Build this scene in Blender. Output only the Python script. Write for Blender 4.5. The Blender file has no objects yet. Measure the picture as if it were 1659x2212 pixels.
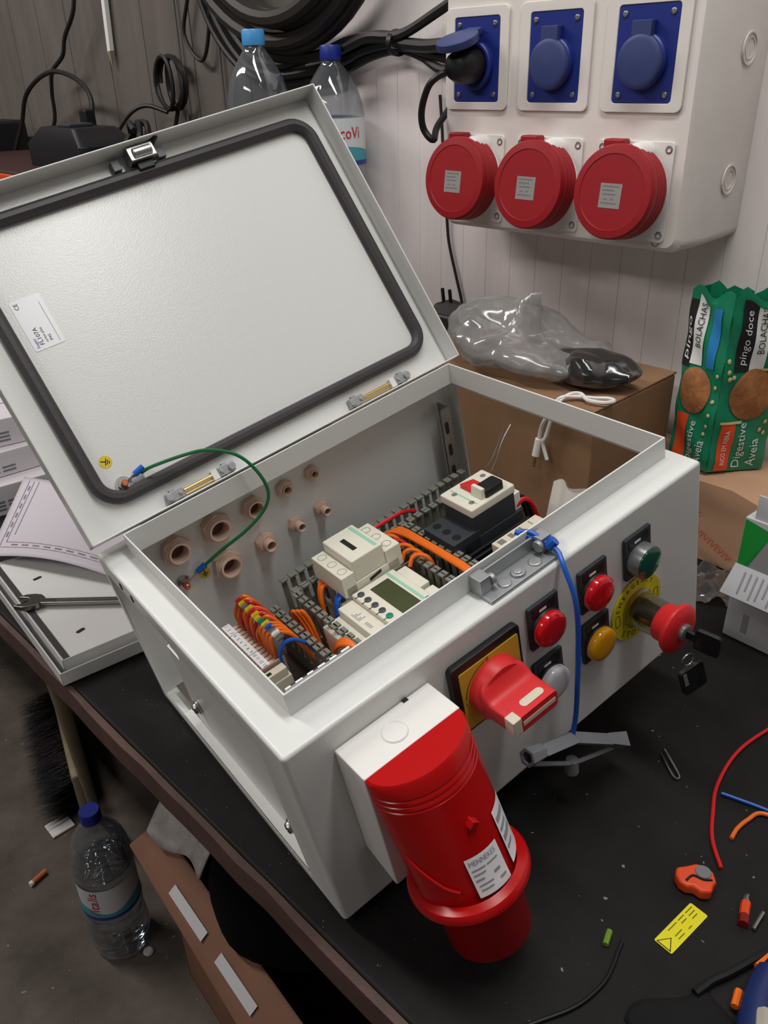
import bpy, bmesh, math, random
from mathutils import Matrix, Vector, noise
random.seed(7)
scene = bpy.context.scene
C = scene.collection
# ------------------------------------------------------------------ camera
CAM = Vector((-0.2004, -0.3043, 0.5367))
RIGHT = Vector((0.7150, -0.6987, -0.0255)); DOWN = Vector((-0.3474, -0.3234, -0.8802)); FWD = Vector((0.6067, 0.6382, -0.4740))
cd = bpy.data.cameras.new('camera'); cam = bpy.data.objects.new('camera', cd); C.objects.link(cam)
m3 = Matrix((RIGHT, -DOWN, -FWD)).transposed()
cam.matrix_world = Matrix.Translation(CAM) @ m3.to_4x4()
cd.sensor_fit = 'VERTICAL'; cd.sensor_height = 36.0; cd.lens = 1785.7 / 2212 * 36.0
cd.clip_start = 0.01; cd.clip_end = 50
scene.camera = cam
# ------------------------------------------------------------------ light
world = bpy.data.worlds.new('world'); scene.world = world; world.use_nodes = True
world.node_tree.nodes['Background'].inputs[0].default_value = (1.0, 0.93, 0.90, 1)
world.node_tree.nodes['Background'].inputs[1].default_value = 0.065
def area(name, loc, sx, sy, power, color, rot=(0, 0, 0)):
    l = bpy.data.lights.new(name, 'AREA'); l.shape = 'RECTANGLE'; l.size = sx; l.size_y = sy
    l.energy = power; l.color = color
    o = bpy.data.objects.new(name, l); o.location = loc; o.rotation_euler = rot; C.objects.link(o)
    return o
# long fluorescent tubes under the roof, running along the bench
area('fluorescent_tube_light', (0.17, -0.10, 1.75), 0.16, 1.2, 14.5, (0.99, 1.0, 0.97))
area('fluorescent_tube_light', (-0.20, -1.20, 1.85), 0.10, 0.7, 1.2, (1.0, 0.98, 0.95))
area('fluorescent_tube_light', (-0.50, 1.95, 1.75), 0.16, 1.6, 27, (1.0, 0.94, 0.91), (0, math.radians(-20), 0))
area('fluorescent_tube_light', (-1.80, 0.35, 1.75), 0.16, 1.4, 11, (1.0, 0.93, 0.90), (0, math.radians(-40), 0))
vs = scene.view_settings
vs.view_transform = 'Standard'; vs.look = 'None'; vs.exposure = 0.14; vs.gamma = 1.0; vs.use_curve_mapping = False

# ------------------------------------------------------------------ materials
def lin(c):
    c /= 255.0
    return c / 12.92 if c <= 0.04045 else ((c + 0.055) / 1.055) ** 2.4
def rgb(r, g, b): return (lin(r), lin(g), lin(b), 1.0)
MATS = {}
def mat(name, col, rough=0.5, metal=0.0, bump=0.0, bscale=300.0, var=0.0, vscale=8.0, spec=0.5, trans=0.0, alpha=1.0, coat=0.0, emit=None, ior=1.45, stretch=None, col2=None):
    m = bpy.data.materials.new(name); m.use_nodes = True
    nt = m.node_tree; b = nt.nodes['Principled BSDF']
    b.inputs['Base Color'].default_value = rgb(*col); b.inputs['Roughness'].default_value = rough
    b.inputs['Metallic'].default_value = metal; b.inputs['Specular IOR Level'].default_value = spec
    b.inputs['IOR'].default_value = ior
    if trans: b.inputs['Transmission Weight'].default_value = trans
    if alpha < 1: b.inputs['Alpha'].default_value = alpha
    if coat: b.inputs['Coat Weight'].default_value = coat
    tc = None
    def coords():
        nonlocal tc
        if tc is None:
            t = nt.nodes.new('ShaderNodeTexCoord'); tc = t.outputs['Object']
            if stretch:
                mp = nt.nodes.new('ShaderNodeMapping'); mp.inputs['Scale'].default_value = stretch
                nt.links.new(tc, mp.inputs['Vector']); tc = mp.outputs['Vector']
        return tc
    if var or col2:
        n = nt.nodes.new('ShaderNodeTexNoise'); n.inputs['Scale'].default_value = vscale; n.inputs['Detail'].default_value = 6
        n.inputs['Roughness'].default_value = 0.65
        nt.links.new(coords(), n.inputs['Vector'])
        r = nt.nodes.new('ShaderNodeValToRGB')
        a = rgb(*col); c2 = rgb(*col2) if col2 else tuple(v * (1 - var) for v in a[:3]) + (1,)
        r.color_ramp.elements[0].position = 0.35; r.color_ramp.elements[1].position = 0.68
        r.color_ramp.elements[0].color = c2
        r.color_ramp.elements[1].color = tuple(min(1, v * (1 + var * 0.3)) for v in a[:3]) + (1,)
        nt.links.new(n.outputs['Fac'], r.inputs['Fac']); nt.links.new(r.outputs['Color'], b.inputs['Base Color'])
    if bump:
        n = nt.nodes.new('ShaderNodeTexNoise'); n.inputs['Scale'].default_value = bscale; n.inputs['Detail'].default_value = 3
        nt.links.new(coords(), n.inputs['Vector'])
        bp = nt.nodes.new('ShaderNodeBump'); bp.inputs['Strength'].default_value = bump; bp.inputs['Distance'].default_value = 0.001
        nt.links.new(n.outputs['Fac'], bp.inputs['Height']); nt.links.new(bp.outputs['Normal'], b.inputs['Normal'])
    MATS[name] = m
    return m
def clear(name, tint, rough=0.05, amount=0.12, film=None):
    """thin clear plastic film or wall: mostly see-through with a glossy skin"""
    m = bpy.data.materials.new(name); m.use_nodes = True; nt = m.node_tree
    for n in list(nt.nodes):
        if n.type != 'OUTPUT_MATERIAL': nt.nodes.remove(n)
    out = [n for n in nt.nodes if n.type == 'OUTPUT_MATERIAL'][0]
    t = nt.nodes.new('ShaderNodeBsdfTransparent'); t.inputs[0].default_value = rgb(*tint)
    g = nt.nodes.new('ShaderNodeBsdfGlossy'); g.inputs['Roughness'].default_value = rough
    fr = nt.nodes.new('ShaderNodeLayerWeight'); fr.inputs['Blend'].default_value = amount
    mx = nt.nodes.new('ShaderNodeMixShader')
    nt.links.new(fr.outputs['Facing'], mx.inputs[0]); nt.links.new(t.outputs[0], mx.inputs[1]); nt.links.new(g.outputs[0], mx.inputs[2])
    last = mx
    if film:
        d = nt.nodes.new('ShaderNodeBsdfDiffuse'); d.inputs[0].default_value = rgb(*film[0])
        m2 = nt.nodes.new('ShaderNodeMixShader'); m2.inputs[0].default_value = film[1]
        nt.links.new(mx.outputs[0], m2.inputs[1]); nt.links.new(d.outputs[0], m2.inputs[2]); last = m2
    nt.links.new(last.outputs[0], out.inputs[0])
    MATS[name] = m
    return m
paint = mat('grey_powder_paint', (220, 221, 218), 0.32, bump=0.12, bscale=800, spec=0.5)
paintdoor = mat('door_powder_paint', (220, 220, 217), 0.24, bump=0.16, bscale=750, spec=0.5)
M_gasket = mat('black_foam_rubber', (58, 54, 55), 0.5, bump=0.15, bscale=300)
M_steel = mat('zinc_steel', (175, 175, 172), 0.35, 1.0, bump=0.1, bscale=200)
M_cast = mat('grey_cast_zinc', (168, 170, 172), 0.42, 0.7, bump=0.2, bscale=150)
M_brass = mat('yellow_brass', (214, 184, 120), 0.35, 1.0)
M_copper = mat('copper', (205, 120, 90), 0.4, 1.0)
M_blackp = mat('black_plastic', (22, 22, 24), 0.45)
M_darkp = mat('dark_grey_plastic', (52, 56, 62), 0.5)
M_duct = mat('grey_pvc_duct', (122, 122, 112), 0.55)
M_cream = mat('cream_plastic', (226, 222, 206), 0.45, bump=0.05, bscale=200)
M_whitep = mat('white_plastic', (228, 226, 222), 0.4)
M_beige = mat('beige_plastic', (214, 204, 184), 0.5)
M_pink = mat('pinkish_beige_nylon', (218, 188, 170), 0.5, bump=0.05)
M_red = mat('glossy_red_plastic', (180, 11, 13), 0.22, spec=0.55)
M_redh = mat('satin_red_plastic', (214, 40, 44), 0.42)
M_redlens = mat('red_lens', (206, 16, 28), 0.16, coat=0.6)
M_amber = mat('amber_lens', (226, 156, 14), 0.16, coat=0.6)
M_whitelens = mat('white_lens', (214, 214, 218), 0.2, coat=0.5)
M_greenlens = mat('green_lens', (8, 84, 66), 0.16, coat=0.6)
M_orange = mat('orange_pvc', (236, 112, 26), 0.4)
M_wred = mat('red_pvc', (202, 28, 34), 0.4)
M_wblue = mat('blue_pvc', (26, 88, 186), 0.38)
M_wgreen = mat('green_pvc', (24, 110, 62), 0.38)
M_yellow = mat('yellow_plastic', (222, 196, 40), 0.45)
M_gold = mat('yellow_plate', (206, 170, 52), 0.45)
M_label = mat('white_label', (236, 236, 238), 0.28)
M_ink = mat('black_ink', (24, 24, 28), 0.6)
M_inkblue = mat('blue_ink', (44, 80, 170), 0.5)
M_inkred = mat('red_ink', (196, 28, 40), 0.5)
M_grey = mat('mid_grey_plastic', (116, 118, 122), 0.45)
M_lcd = mat('lcd_glass', (72, 78, 48), 0.25, var=0.15, vscale=30)
M_mint = mat('mint_print', (150, 206, 180), 0.5)
M_btn = mat('dark_button', (66, 70, 76), 0.4)
M_btng = mat('green_button', (12, 136, 108), 0.4)
M_galv = mat('galvanised_sheet', (168, 166, 158), 0.4, 0.9, var=0.25, vscale=40)
M_clearp = clear('clear_polycarbonate', (216, 212, 200), 0.08, 0.3)
def M(n): return MATS[n]

# ------------------------------------------------------------------ mesh builder
def frame(o, u, v, w):
    u, v, w = Vector(u), Vector(v), Vector(w)
    return Matrix.Translation(Vector(o)) @ Matrix((u, v, w)).transposed().to_4x4()
def axisframe(p, d):
    """frame at p whose z axis is d"""
    d = Vector(d).normalized(); a = Vector((1, 0, 0)) if abs(d.x) < 0.9 else Vector((0, 1, 0))
    u = (a - d * a.dot(d)).normalized(); v = d.cross(u)
    return frame(p, u, v, d)
class MB:
    def __init__(s): s.v = []; s.f = []; s.mi = []; s.X = Matrix.Identity(4); s.flip = []
    def at(s, X): s.X = X; return s
    def add(s, vs, fs, mi=0):
        o = len(s.v); s.v += [s.X @ Vector(p) for p in vs]
        s.f += [tuple(i + o for i in q) for q in fs]; s.mi += [mi] * len(fs); return s
    def box(s, x0, x1, y0, y1, z0, z1, mi=0):
        v = [(x, y, z) for z in (z0, z1) for y in (y0, y1) for x in (x0, x1)]
        return s.add(v, [(0, 2, 3, 1), (4, 5, 7, 6), (0, 1, 5, 4), (2, 6, 7, 3), (0, 4, 6, 2), (1, 3, 7, 5)], mi)
    def hexa(s, b, t, mi=0):
        return s.add(list(b) + list(t), [(3, 2, 1, 0), (4, 5, 6, 7), (0, 1, 5, 4), (1, 2, 6, 5), (2, 3, 7, 6), (3, 0, 4, 7)], mi)
    def prism(s, poly, z0, z1, mi=0):
        n = len(poly); v = [(x, y, z0) for x, y in poly] + [(x, y, z1) for x, y in poly]
        return s.add(v, [tuple(range(n - 1, -1, -1)), tuple(range(n, 2 * n))] + [(i, (i + 1) % n, n + (i + 1) % n, n + i) for i in range(n)], mi)
    def ring(s, outer, inner, z0, z1, mi=0):
        n = len(outer); v = [(x, y, z0) for x, y in outer] + [(x, y, z0) for x, y in inner] + [(x, y, z1) for x, y in outer] + [(x, y, z1) for x, y in inner]
        f = []
        for i in range(n):
            j = (i + 1) % n
            f += [(i, j, 2 * n + j, 2 * n + i), (n + j, n + i, 3 * n + i, 3 * n + j), (2 * n + i, 2 * n + j, 3 * n + j, 3 * n + i), (j, i, n + i, n + j)]
        return s.add(v, f, mi)
    def lathe(s, prof, n=24, mi=0, a0=0.0, cap0=False, cap1=False, sq=None):
        v = []
        for r, z in prof:
            for i in range(n):
                a = a0 + 2 * math.pi * i / n; v.append((r * math.cos(a), r * math.sin(a), z))
        f = []
        for k in range(len(prof) - 1):
            for i in range(n):
                j = (i + 1) % n; f.append((k * n + i, k * n + j, (k + 1) * n + j, (k + 1) * n + i))
        if cap0: f.append(tuple(range(n - 1, -1, -1)))
        if cap1: f.append(tuple((len(prof) - 1) * n + i for i in range(n)))
        return s.add(v, f, mi)
    def cyl(s, p0, p1, r0, r1=None, n=16, mi=0):
        X = s.X; p0, p1 = Vector(p0), Vector(p1); L = (p1 - p0).length
        s.X = X @ axisframe(p0, p1 - p0); s.lathe([(r0, 0), (r0 if r1 is None else r1, L)], n, mi, cap0=True, cap1=True); s.X = X
        return s
    def tube(s, pts, r, n=8, mi=0, smooth=4, closed=False, flat=1.0):
        P = [Vector(p) for p in pts]
        if smooth > 1: P = spline(P, smooth, closed)
        m = len(P); v = []; f = []; up = None
        for i, p in enumerate(P):
            if closed: d = P[(i + 1) % m] - P[i - 1]
            else: d = P[min(i + 1, m - 1)] - P[max(i - 1, 0)]
            d.normalize()
            if up is None:
                a = Vector((0, 0, 1)) if abs(d.z) < 0.9 else Vector((1, 0, 0)); up = (a - d * a.dot(d)).normalized()
            else:
                up = (up - d * up.dot(d)).normalized()
            sd = d.cross(up); rr = r(i / max(1, m - 1)) if callable(r) else r
            for k in range(n):
                a = 2 * math.pi * k / n; v.append(p + up * (rr * flat * math.sin(a)) + sd * (rr * math.cos(a)))
        for i in range(m if closed else m - 1):
            j = (i + 1) % m
            for k in range(n):
                l = (k + 1) % n; f.append((i * n + k, i * n + l, j * n + l, j * n + k))
        if not closed: f += [tuple(range(n - 1, -1, -1)), tuple((m - 1) * n + k for k in range(n))]
        return s.add(v, f, mi)
    def loft(s, secs, mi=0, cap0=True, cap1=True):
        n = len(secs[0]); v = [p for sc in secs for p in sc]; f = []
        for k in range(len(secs) - 1):
            for i in range(n):
                j = (i + 1) % n; f.append((k * n + i, k * n + j, (k + 1) * n + j, (k + 1) * n + i))
        if cap0: f.append(tuple(range(n - 1, -1, -1)))
        if cap1: f.append(tuple((len(secs) - 1) * n + i for i in range(n)))
        return s.add(v, f, mi)
    def grid(s, fn, nu, nv, mi=0, th=0.0):
        v = [fn(i / nu, j / nv) for j in range(nv + 1) for i in range(nu + 1)]
        f = [(j * (nu + 1) + i, j * (nu + 1) + i + 1, (j + 1) * (nu + 1) + i + 1, (j + 1) * (nu + 1) + i) for j in range(nv) for i in range(nu)]
        return s.add(v, f, mi)
    def quad(s, a, b, c, d, mi=0): return s.add([a, b, c, d], [(0, 1, 2, 3)], mi)
    def text(s, body, size, x=0, y=0, z=0, mi=0, align='LEFT', shear=0.0, squeeze=1.0):
        v, f = text_mesh(body, size, align, shear)
        return s.add([(p[0] * squeeze + x, p[1] + y, z) for p in v], f, mi)
    def build(s, name, mats, parent=None, label=None, bevel=0.0, seg=2, smooth=35, kind=None, matrix=None):
        me = bpy.data.meshes.new(name); me.from_pydata([tuple(p) for p in s.v], [], s.f); 
        if not isinstance(mats, (list, tuple)): mats = [mats]
        for m in mats: me.materials.append(m)
        me.polygons.foreach_set('material_index', s.mi)
        me.update()
        if smooth:
            me.polygons.foreach_set('use_smooth', [True] * len(me.polygons))
            me.set_sharp_from_angle(angle=math.radians(smooth))
        o = bpy.data.objects.new(name, me); C.objects.link(o)
        if parent is not None: o.parent = parent
        if matrix is not None: o.matrix_local = matrix
        if bevel:
            b = o.modifiers.new('bevel', 'BEVEL'); b.width = bevel; b.segments = seg; b.limit_method = 'ANGLE'; b.angle_limit = math.radians(40); b.harden_normals = False; wn = o.modifiers.new('normals', 'WEIGHTED_NORMAL'); wn.keep_sharp = False; wn.weight = 80
        if label: o['label'] = label
        if kind: o['kind'] = kind
        return o
_tc = {}
def text_mesh(body, size, align, shear):
    k = (body, align, shear)
    if k not in _tc:
        cu = bpy.data.curves.new('t', 'FONT'); cu.body = body; cu.size = 1.0; cu.align_x = align; cu.align_y = 'CENTER'; cu.shear = shear; cu.resolution_u = 2
        ob = bpy.data.objects.new('t', cu); C.objects.link(ob)
        dg = bpy.context.evaluated_depsgraph_get(); me = ob.evaluated_get(dg).to_mesh()
        _tc[k] = ([tuple(v.co) for v in me.vertices], [tuple(p.vertices) for p in me.polygons])
        ob.evaluated_get(dg).to_mesh_clear(); bpy.data.objects.remove(ob); bpy.data.curves.remove(cu)
    v, f = _tc[k]
    return [(p[0] * size, p[1] * size, p[2] * size) for p in v], f
def spline(P, k, closed=False):
    out = []; n = len(P)
    for i in range(n if closed else n - 1):
        if closed: a, b, c, d = P[i - 1], P[i], P[(i + 1) % n], P[(i + 2) % n]
        else: a, b, c, d = P[max(i - 1, 0)], P[i], P[i + 1], P[min(i + 2, n - 1)]
        for j in range(k):
            t = j / k
            out.append(0.5 * ((2 * b) + (c - a) * t + (2 * a - 5 * b + 4 * c - d) * t * t + (3 * b - a - 3 * c + d) * t ** 3))
    if not closed: out.append(P[-1])
    return out
def rrect(x0, x1, y0, y1, r, n=5):
    out = []
    for cx, cy, a in ((x1 - r, y1 - r, 0), (x0 + r, y1 - r, 90), (x0 + r, y0 + r, 180), (x1 - r, y0 + r, 270)):
        for i in range(n + 1):
            t = math.radians(a + 90 * i / n); out.append((cx + r * math.cos(t), cy + r * math.sin(t)))
    return out
def circ(r, n, cx=0, cy=0, a0=0): return [(cx + r * math.cos(a0 + 2 * math.pi * i / n), cy + r * math.sin(a0 + 2 * math.pi * i / n)) for i in range(n)]
def thing(name, label, cat, matrix=None, group=None):
    o = bpy.data.objects.new(name, None); o.empty_display_size = 0.02; C.objects.link(o)
    if matrix is not None: o.matrix_world = matrix
    o['label'] = label; o['category'] = cat
    if group: o['group'] = group
    return o
def tag(o, label, cat, group=None):
    o['label'] = label; o['category'] = cat
    if group: o['group'] = group
    return o
T = Matrix.Translation

# ================================================================== THE SETTING
M_bench = mat('worn_black_bench_top', (30, 29, 29), 0.6, bump=0.35, bscale=60, col2=(17, 16, 15), vscale=9, spec=0.25)
M_fascia = mat('brown_painted_edge', (86, 62, 56), 0.6, bump=0.3, bscale=60, var=0.3, vscale=25)
M_floor = mat('stained_concrete', (104, 95, 86), 0.75, bump=0.4, bscale=40, col2=(70, 63, 56), vscale=6)
M_wallw = mat('white_painted_board', (238, 229, 227), 0.5, bump=0.12, bscale=40, var=0.10, vscale=5, stretch=(1, 3, .6))
M_wallg = mat('grey_painted_board', (104, 98, 92), 0.55, bump=0.2, bscale=40, var=0.25, vscale=5, stretch=(1, 3, .5))
M_wood = mat('pale_wood', (150, 138, 112), 0.6, bump=0.2, bscale=80, var=0.25, vscale=20, stretch=(1, 1, .2))
M_legsteel = mat('dark_bench_steel', (40, 36, 34), 0.6)
FZ = -0.75; WX = 0.775
fl = MB().box(-2.2, 1.2, -1.6, 3.2, FZ - 0.05, FZ).build('floor', M_floor); fl['kind'] = 'structure'
wl = MB().box(WX + 0.006, WX + 0.05, -1.6, 3.2, FZ, 1.9).build('wall_right', M_wallw); wl['kind'] = 'structure'
def plank(y0, y1, m, t=0.006):
    g = 0.0001 if m is M_wallw else 0.0012
    return MB().box(WX, WX + t, y0 + g, y1 - g, FZ, 1.9).build('plank', m, wl, bevel=0.0004, seg=1)
y = 0.877
while y > -0.75:
    w_ = 0.0445 if y < 0.72 else 0.083
    plank(y - w_, y, M_wallw); y -= w_
for a, b in ((0.877, 1.03), (1.03, 1.2), (1.2, 1.37), (1.37, 1.52), (1.52, 1.69), (1.69, 1.83), (1.83, 1.975), (1.975, 2.15), (2.15, 2.35), (2.35, 2.6), (2.6, 2.9), (2.9, 3.2)):
    plank(a, b, M_wallg)

# ================================================================== WORK BENCH
bench = thing('workbench', 'long black topped workbench with brown painted front edge against the white wall', 'workbench', T((0.02, 0, FZ)))
bi = Matrix.Translation((-0.02, 0, -FZ))
MB().box(0.018, WX, -0.9, 2.3, -0.022, 0).build('bench_top', M_bench, bench, matrix=bi, bevel=0.003)
fa = MB(); n_ = 90
rv = [random.uniform(-.0012, .0012) for _ in range(n_ + 1)]
secs = []
for i in range(n_ + 1):
    yy = -0.9 + 3.2 * i / n_; d = rv[i]
    secs.append([(0.011 + d, yy, -0.026), (0.0178, yy, -0.026), (0.0178, yy, -0.0015 + d), (0.012 + d, yy, -0.002 + d)])
fa.loft(secs).build('edge_board', M_fascia, bench, label='brown painted edge board', matrix=bi, smooth=20)
for yy in (-0.75, 0.62, 2.1):
    for xx in (0.52, 0.70):
        MB().box(xx - 0.025, xx + 0.025, yy - 0.025, yy + 0.025, FZ, -0.022).build('leg', M_legsteel, bench, matrix=bi, bevel=0.002)
MB().box(0.50, 0.54, -0.72, 2.07, -0.6, -0.56).build('lower_rail', M_legsteel, bench, matrix=bi)

# ================================================================== ENCLOSURE (box frame: x along front, y to the back, z up, flange top at z = 0)
BOX = Matrix(((0.9733, 0.1296, -0.1896, 0.0), (-0.1245, 0.9915, 0.0385, 0.0), (0.1930, -0.0139, 0.9811, 0.1795), (0, 0, 0, 1)))
W, D, H = 0.400, 0.3131, 0.1773
XL, XR, YF, YB, RH = 0.0227, 0.0114, 0.0253, 0.0248, 0.0186
enc = thing('electrical_enclosure', 'open light grey steel control box with raised lid, lying on the black bench', 'control box', BOX)
def shell():
    bm = bmesh.new(); bmesh.ops.create_cube(bm, size=1.0)
    for v in bm.verts: v.co = Vector(((v.co.x + .5) * W, (v.co.y + .5) * D, (v.co.z - .5) * H))
    bmesh.ops.bevel(bm, geom=bm.edges[:], offset=0.0032, segments=3, affect='EDGES', profile=0.5)
    def cut(nrm, fn):
        bm.faces.ensure_lookup_table(); bm.normal_update()
        f = max((f for f in bm.faces if f.normal.dot(nrm) > 0.99), key=lambda f: f.calc_area())
        bmesh.ops.inset_individual(bm, faces=[f], thickness=0.005)
        c = f.calc_center_median()
        for v in f.verts: v.co = fn(v.co, c)
        bmesh.ops.delete(bm, geom=[f], context='FACES')
    cut(Vector((0, 0, 1)), lambda p, c: Vector((XL if p.x < c.x else W - XR, YF if p.y < c.y else D - YB, p.z)))
    cut(Vector((-1, 0, 0)), lambda p, c: Vector((p.x, 0.040 if p.y < c.y else D - 0.010, -H + 0.010 if p.z < c.z else -0.017)))
    cut(Vector((1, 0, 0)), lambda p, c: Vector((p.x, 0.022 if p.y < c.y else D - 0.018, -H + 0.014 if p.z < c.z else -0.014)))
    me = bpy.data.meshes.new('body'); bm.to_mesh(me); bm.free(); me.materials.append(paint)
    me.polygons.foreach_set('use_smooth', [True] * len(me.polygons)); me.set_sharp_from_angle(angle=math.radians(50))
    o = bpy.data.objects.new('body', me); C.objects.link(o); o.parent = enc
    s = o.modifiers.new('sheet', 'SOLIDIFY'); s.thickness = 0.0016; s.offset = -1
    wn = o.modifiers.new('normals', 'WEIGHTED_NORMAL'); wn.keep_sharp = True; wn.weight = 90
    return o
shell()
ri = MB(); t_ = 0.0016
x0, x1, y0, y1 = XL, W - XR, YF, D - YB
ri.ring([(x0, y0), (x1, y0), (x1, y1), (x0, y1)], [(x0 + t_, y0 + t_), (x1 - t_, y0 + t_), (x1 - t_, y1 - t_), (x0 + t_, y1 - t_)], -0.0035, RH)
ri.build('collar', paint, enc, bevel=0.0006, seg=2)
MB().box(0.012, W - 0.012, 0.016, D - 0.012, -0.1665, -0.1645).build('mounting_plate', mat('mounting_plate_steel', (120, 112, 104), 0.5, 0.5), enc)
# recessed panel and ledge in the left end
MB().box(0.0015, 0.0095, 0.046, 0.262, -H + 0.010, -H + 0.0120).build('gland_ledge', paint, enc)
gp = MB().box(0.0095, 0.011, 0.040, 0.2150, -H + 0.0120, -0.0045).build('gland_panel', paint, enc)
b_ = MB(); b_.prism([(.0095, .2155), (.0110, .2155), (.0110, .2400), (.030, .2400), (.030, .2415), (.0095, .2415)], -.1645, -.070); b_.build('clamp_bracket', paint, enc, bevel=0.0004)
for yy, zz in ((0.2206, -0.130), (0.0718, -0.1467)):
    s_ = MB(); s_.at(axisframe((0.0080, yy, zz), (-1, 0, 0))); s_.lathe([(0.0, 0.0032), (0.0012, 0.0034), (0.0016, 0.0046), (0.0042, 0.0040), (0.0052, 0.0022), (0.0052, 0.0012), (0.0066, 0.0008), (0.0066, -0.0010)], 16); s_.build('screw', M_steel, enc)
for yy in (0.262, 0.238):
    MB().at(axisframe((-0.0002, yy, -0.009), (-1, 0, 0))).prism(rrect(-.0014, .0014, -.0035, .0035, .0013), -.0002, .0004).build('slot', M_ink, enc)
# perforated mounting strip in the back right corner
ms = MB(); X0 = 0.381
ms.prism([(X0 - .010, D - .0215), (X0 + .0015, D - .0215), (X0 + .0015, D - .0035), (X0, D - .0035), (X0, D - .020), (X0 - .010, D - .020)], -.150, -.030)
ms.build('mounting_strip', M_galv, enc)
for i in range(4):
    MB().at(frame((X0 - 0.005, D - 0.0217, -0.134 + i * 0.027), (1, 0, 0), (0, 0, 1), (0, -1, 0))).prism(rrect(-.0022, .0022, -.007, .007, .002), -.0001, .0003).build('slot', M_ink, enc)

# conduit nuts on the back wall
def nut(x, z, R, tall, rot):
    m = MB().at(frame((x, D - 0.0017, z), (1, 0, 0), (0, 0, 1), (0, -1, 0)))
    hx = circ(R, 6, a0=rot); hole = R * (0.56 if R > .012 else 0.42)
    def h6(r): return [(r * math.cos(rot + 2 * math.pi * i / 24), r * math.sin(rot + 2 * math.pi * i / 24)) for i in range(24)]
    hexo = []
    for i in range(24):
        a = 2 * math.pi * i / 24; k = math.cos(math.pi / 6) / math.cos((a % (math.pi / 3)) - math.pi / 6); hexo.append((R * k * math.cos(a + rot), R * k * math.sin(a + rot)))
    m.ring(hexo, h6(hole), 0, R * 0.55)
    m.ring(h6(R * 0.80), h6(hole), R * 0.55, R * 0.68)
    m.ring(h6(hole * 1.28), h6(hole), R * 0.68, R * 0.68 + tall)
    o = m.build('conduit_nut', M_pink, enc, bevel=0.0006, seg=2)
    MB().at(m.X).prism(circ(hole, 24), 0.0001, 0.0006).build('bore', mat('bore_dark', (96, 70, 62), .7) if 'bore_dark' not in MATS else M('bore_dark'), o)
for x, z, R, tl, ro in ((.0637, -.0335, .0150, .003, .2), (.1062, -.0325, .0155, .003, .5), (.1467, -.0330, .0122, .003, .1), (.1838, -.0322, .0095, .003, .4), (.2165, -.0315, .0085, .003, .2),
                        (.1039, -.0744, .0155, .004, .3), (.1479, -.0752, .0112, .008, .6), (.1846, -.0745, .0088, .009, .1), (.2163, -.0735, .0084, .009, .5)):
    nut(x, z, R, tl, ro)
# earth stud on the back wall, its sticker
def stud(parent, X, name='earth_stud'):
    s = MB().at(X)
    s.lathe([(0.0075, 0), (0.0075, 0.001), (0.0045, 0.001)], 20, 0, cap0=True); s.lathe([(0.0052, 0.001), (0.0052, 0.0045), (0.003, 0.0045)], 6, 0)
    s.lathe([(0.003, 0.0045), (0.003, 0.0105), (0.0022, 0.0115), (0.0, 0.0115)], 12, 1)
    return s.build(name, [M_steel, M_copper], parent)
stud(enc, frame((.0591, D - .0017, -.0705), (1, 0, 0), (0, 0, 1), (0, -1, 0)))
def earth_sticker(parent, X, r):
    s = MB().at(X); s.prism(circ(r, 24), 0, .0002, 0)
    s.box(-.08 * r, .08 * r, 0.0, .75 * r, .0002, .0004, 1); s.box(-.55 * r, .55 * r, -.12 * r, .03 * r, .0002, .0004, 1)
    s.box(-.38 * r, .38 * r, -.40 * r, -.26 * r, .0002, .0004, 1); s.box(-.2 * r, .2 * r, -.68 * r, -.54 * r, .0002, .0004, 1)
    return s.build('earth_sticker', [M_yellow, M_ink], parent, label='round yellow earth symbol sticker')
earth_sticker(enc, frame((.0815, D - .0019, -.0735), (1, 0, 0), (0, 0, 1), (0, -1, 0)), .0055)
# green earth wire from lid to wall, with blue crimp lugs
ew = [(0.066, 0.3235, 0.0440), (0.0746, 0.315, 0.0491), (0.1006, 0.30, 0.0528), (0.1182, 0.29, 0.052), (0.1372, 0.28, 0.0411), (0.1478, 0.272, 0.0215), (0.1513, 0.27, -0.002), (0.1435, 0.275, -0.0202), (0.1237, 0.285, -0.0369), (0.1007, 0.297, -0.0503), (0.080, 0.3065, -0.0630)]
eo = MB().tube(ew, 0.0016, 8, 0, 6).build('earth_wire', M_wgreen, enc, label='green earth wire bridging lid and box')
TH = math.radians(57.07); CT, ST = math.cos(TH), math.sin(TH)
HY, HZ, LL, LIP, LX0, LX1 = 0.3074, 0.0081, 0.3066, 0.0240, -0.0032, 0.4041
LID = frame((0, HY, HZ), (1, 0, 0), (0, CT, ST), (0, -ST, CT))
def lidp(u, v, w): return LID @ Vector((u, v, w))
def crimp(a, b, stu):
    a, b = Vector(a), Vector(b); d = (b - a).normalized()
    m = MB(); m.cyl(a, a + d * 0.010, 0.0031, 0.0028, 12, 0); m.cyl(a + d * 0.010, a + d * 0.0125, .0022, .0018, 8, 1)
    s = Vector(stu); m.hexa([a + d * .0115 + Vector((0, 0, -.0012)), a + d * .0115 + Vector((.0012, 0, .0012)), s + Vector((.003, 0, .002)), s + Vector((-.001, 0, -.003))],
                           [p + Vector((0, -.001, .0004)) for p in (a + d * .0115 + Vector((0, 0, -.0012)), a + d * .0115 + Vector((.0012, 0, .0012)), s + Vector((.003, 0, .002)), s + Vector((-.001, 0, -.003)))], 1)
    m.build('crimp_lug', [M_wblue, M_steel], eo, label='blue crimp terminal')
crimp(lidp(.0690, .0425, .008), lidp(.0530, .0385, .006), lidp(.0500, .0375, .0045))
crimp((0.0830, 0.3050, -0.0610), (0.0645, 0.3085, -0.0690), (0.0610, D - .006, -.0700))

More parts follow.
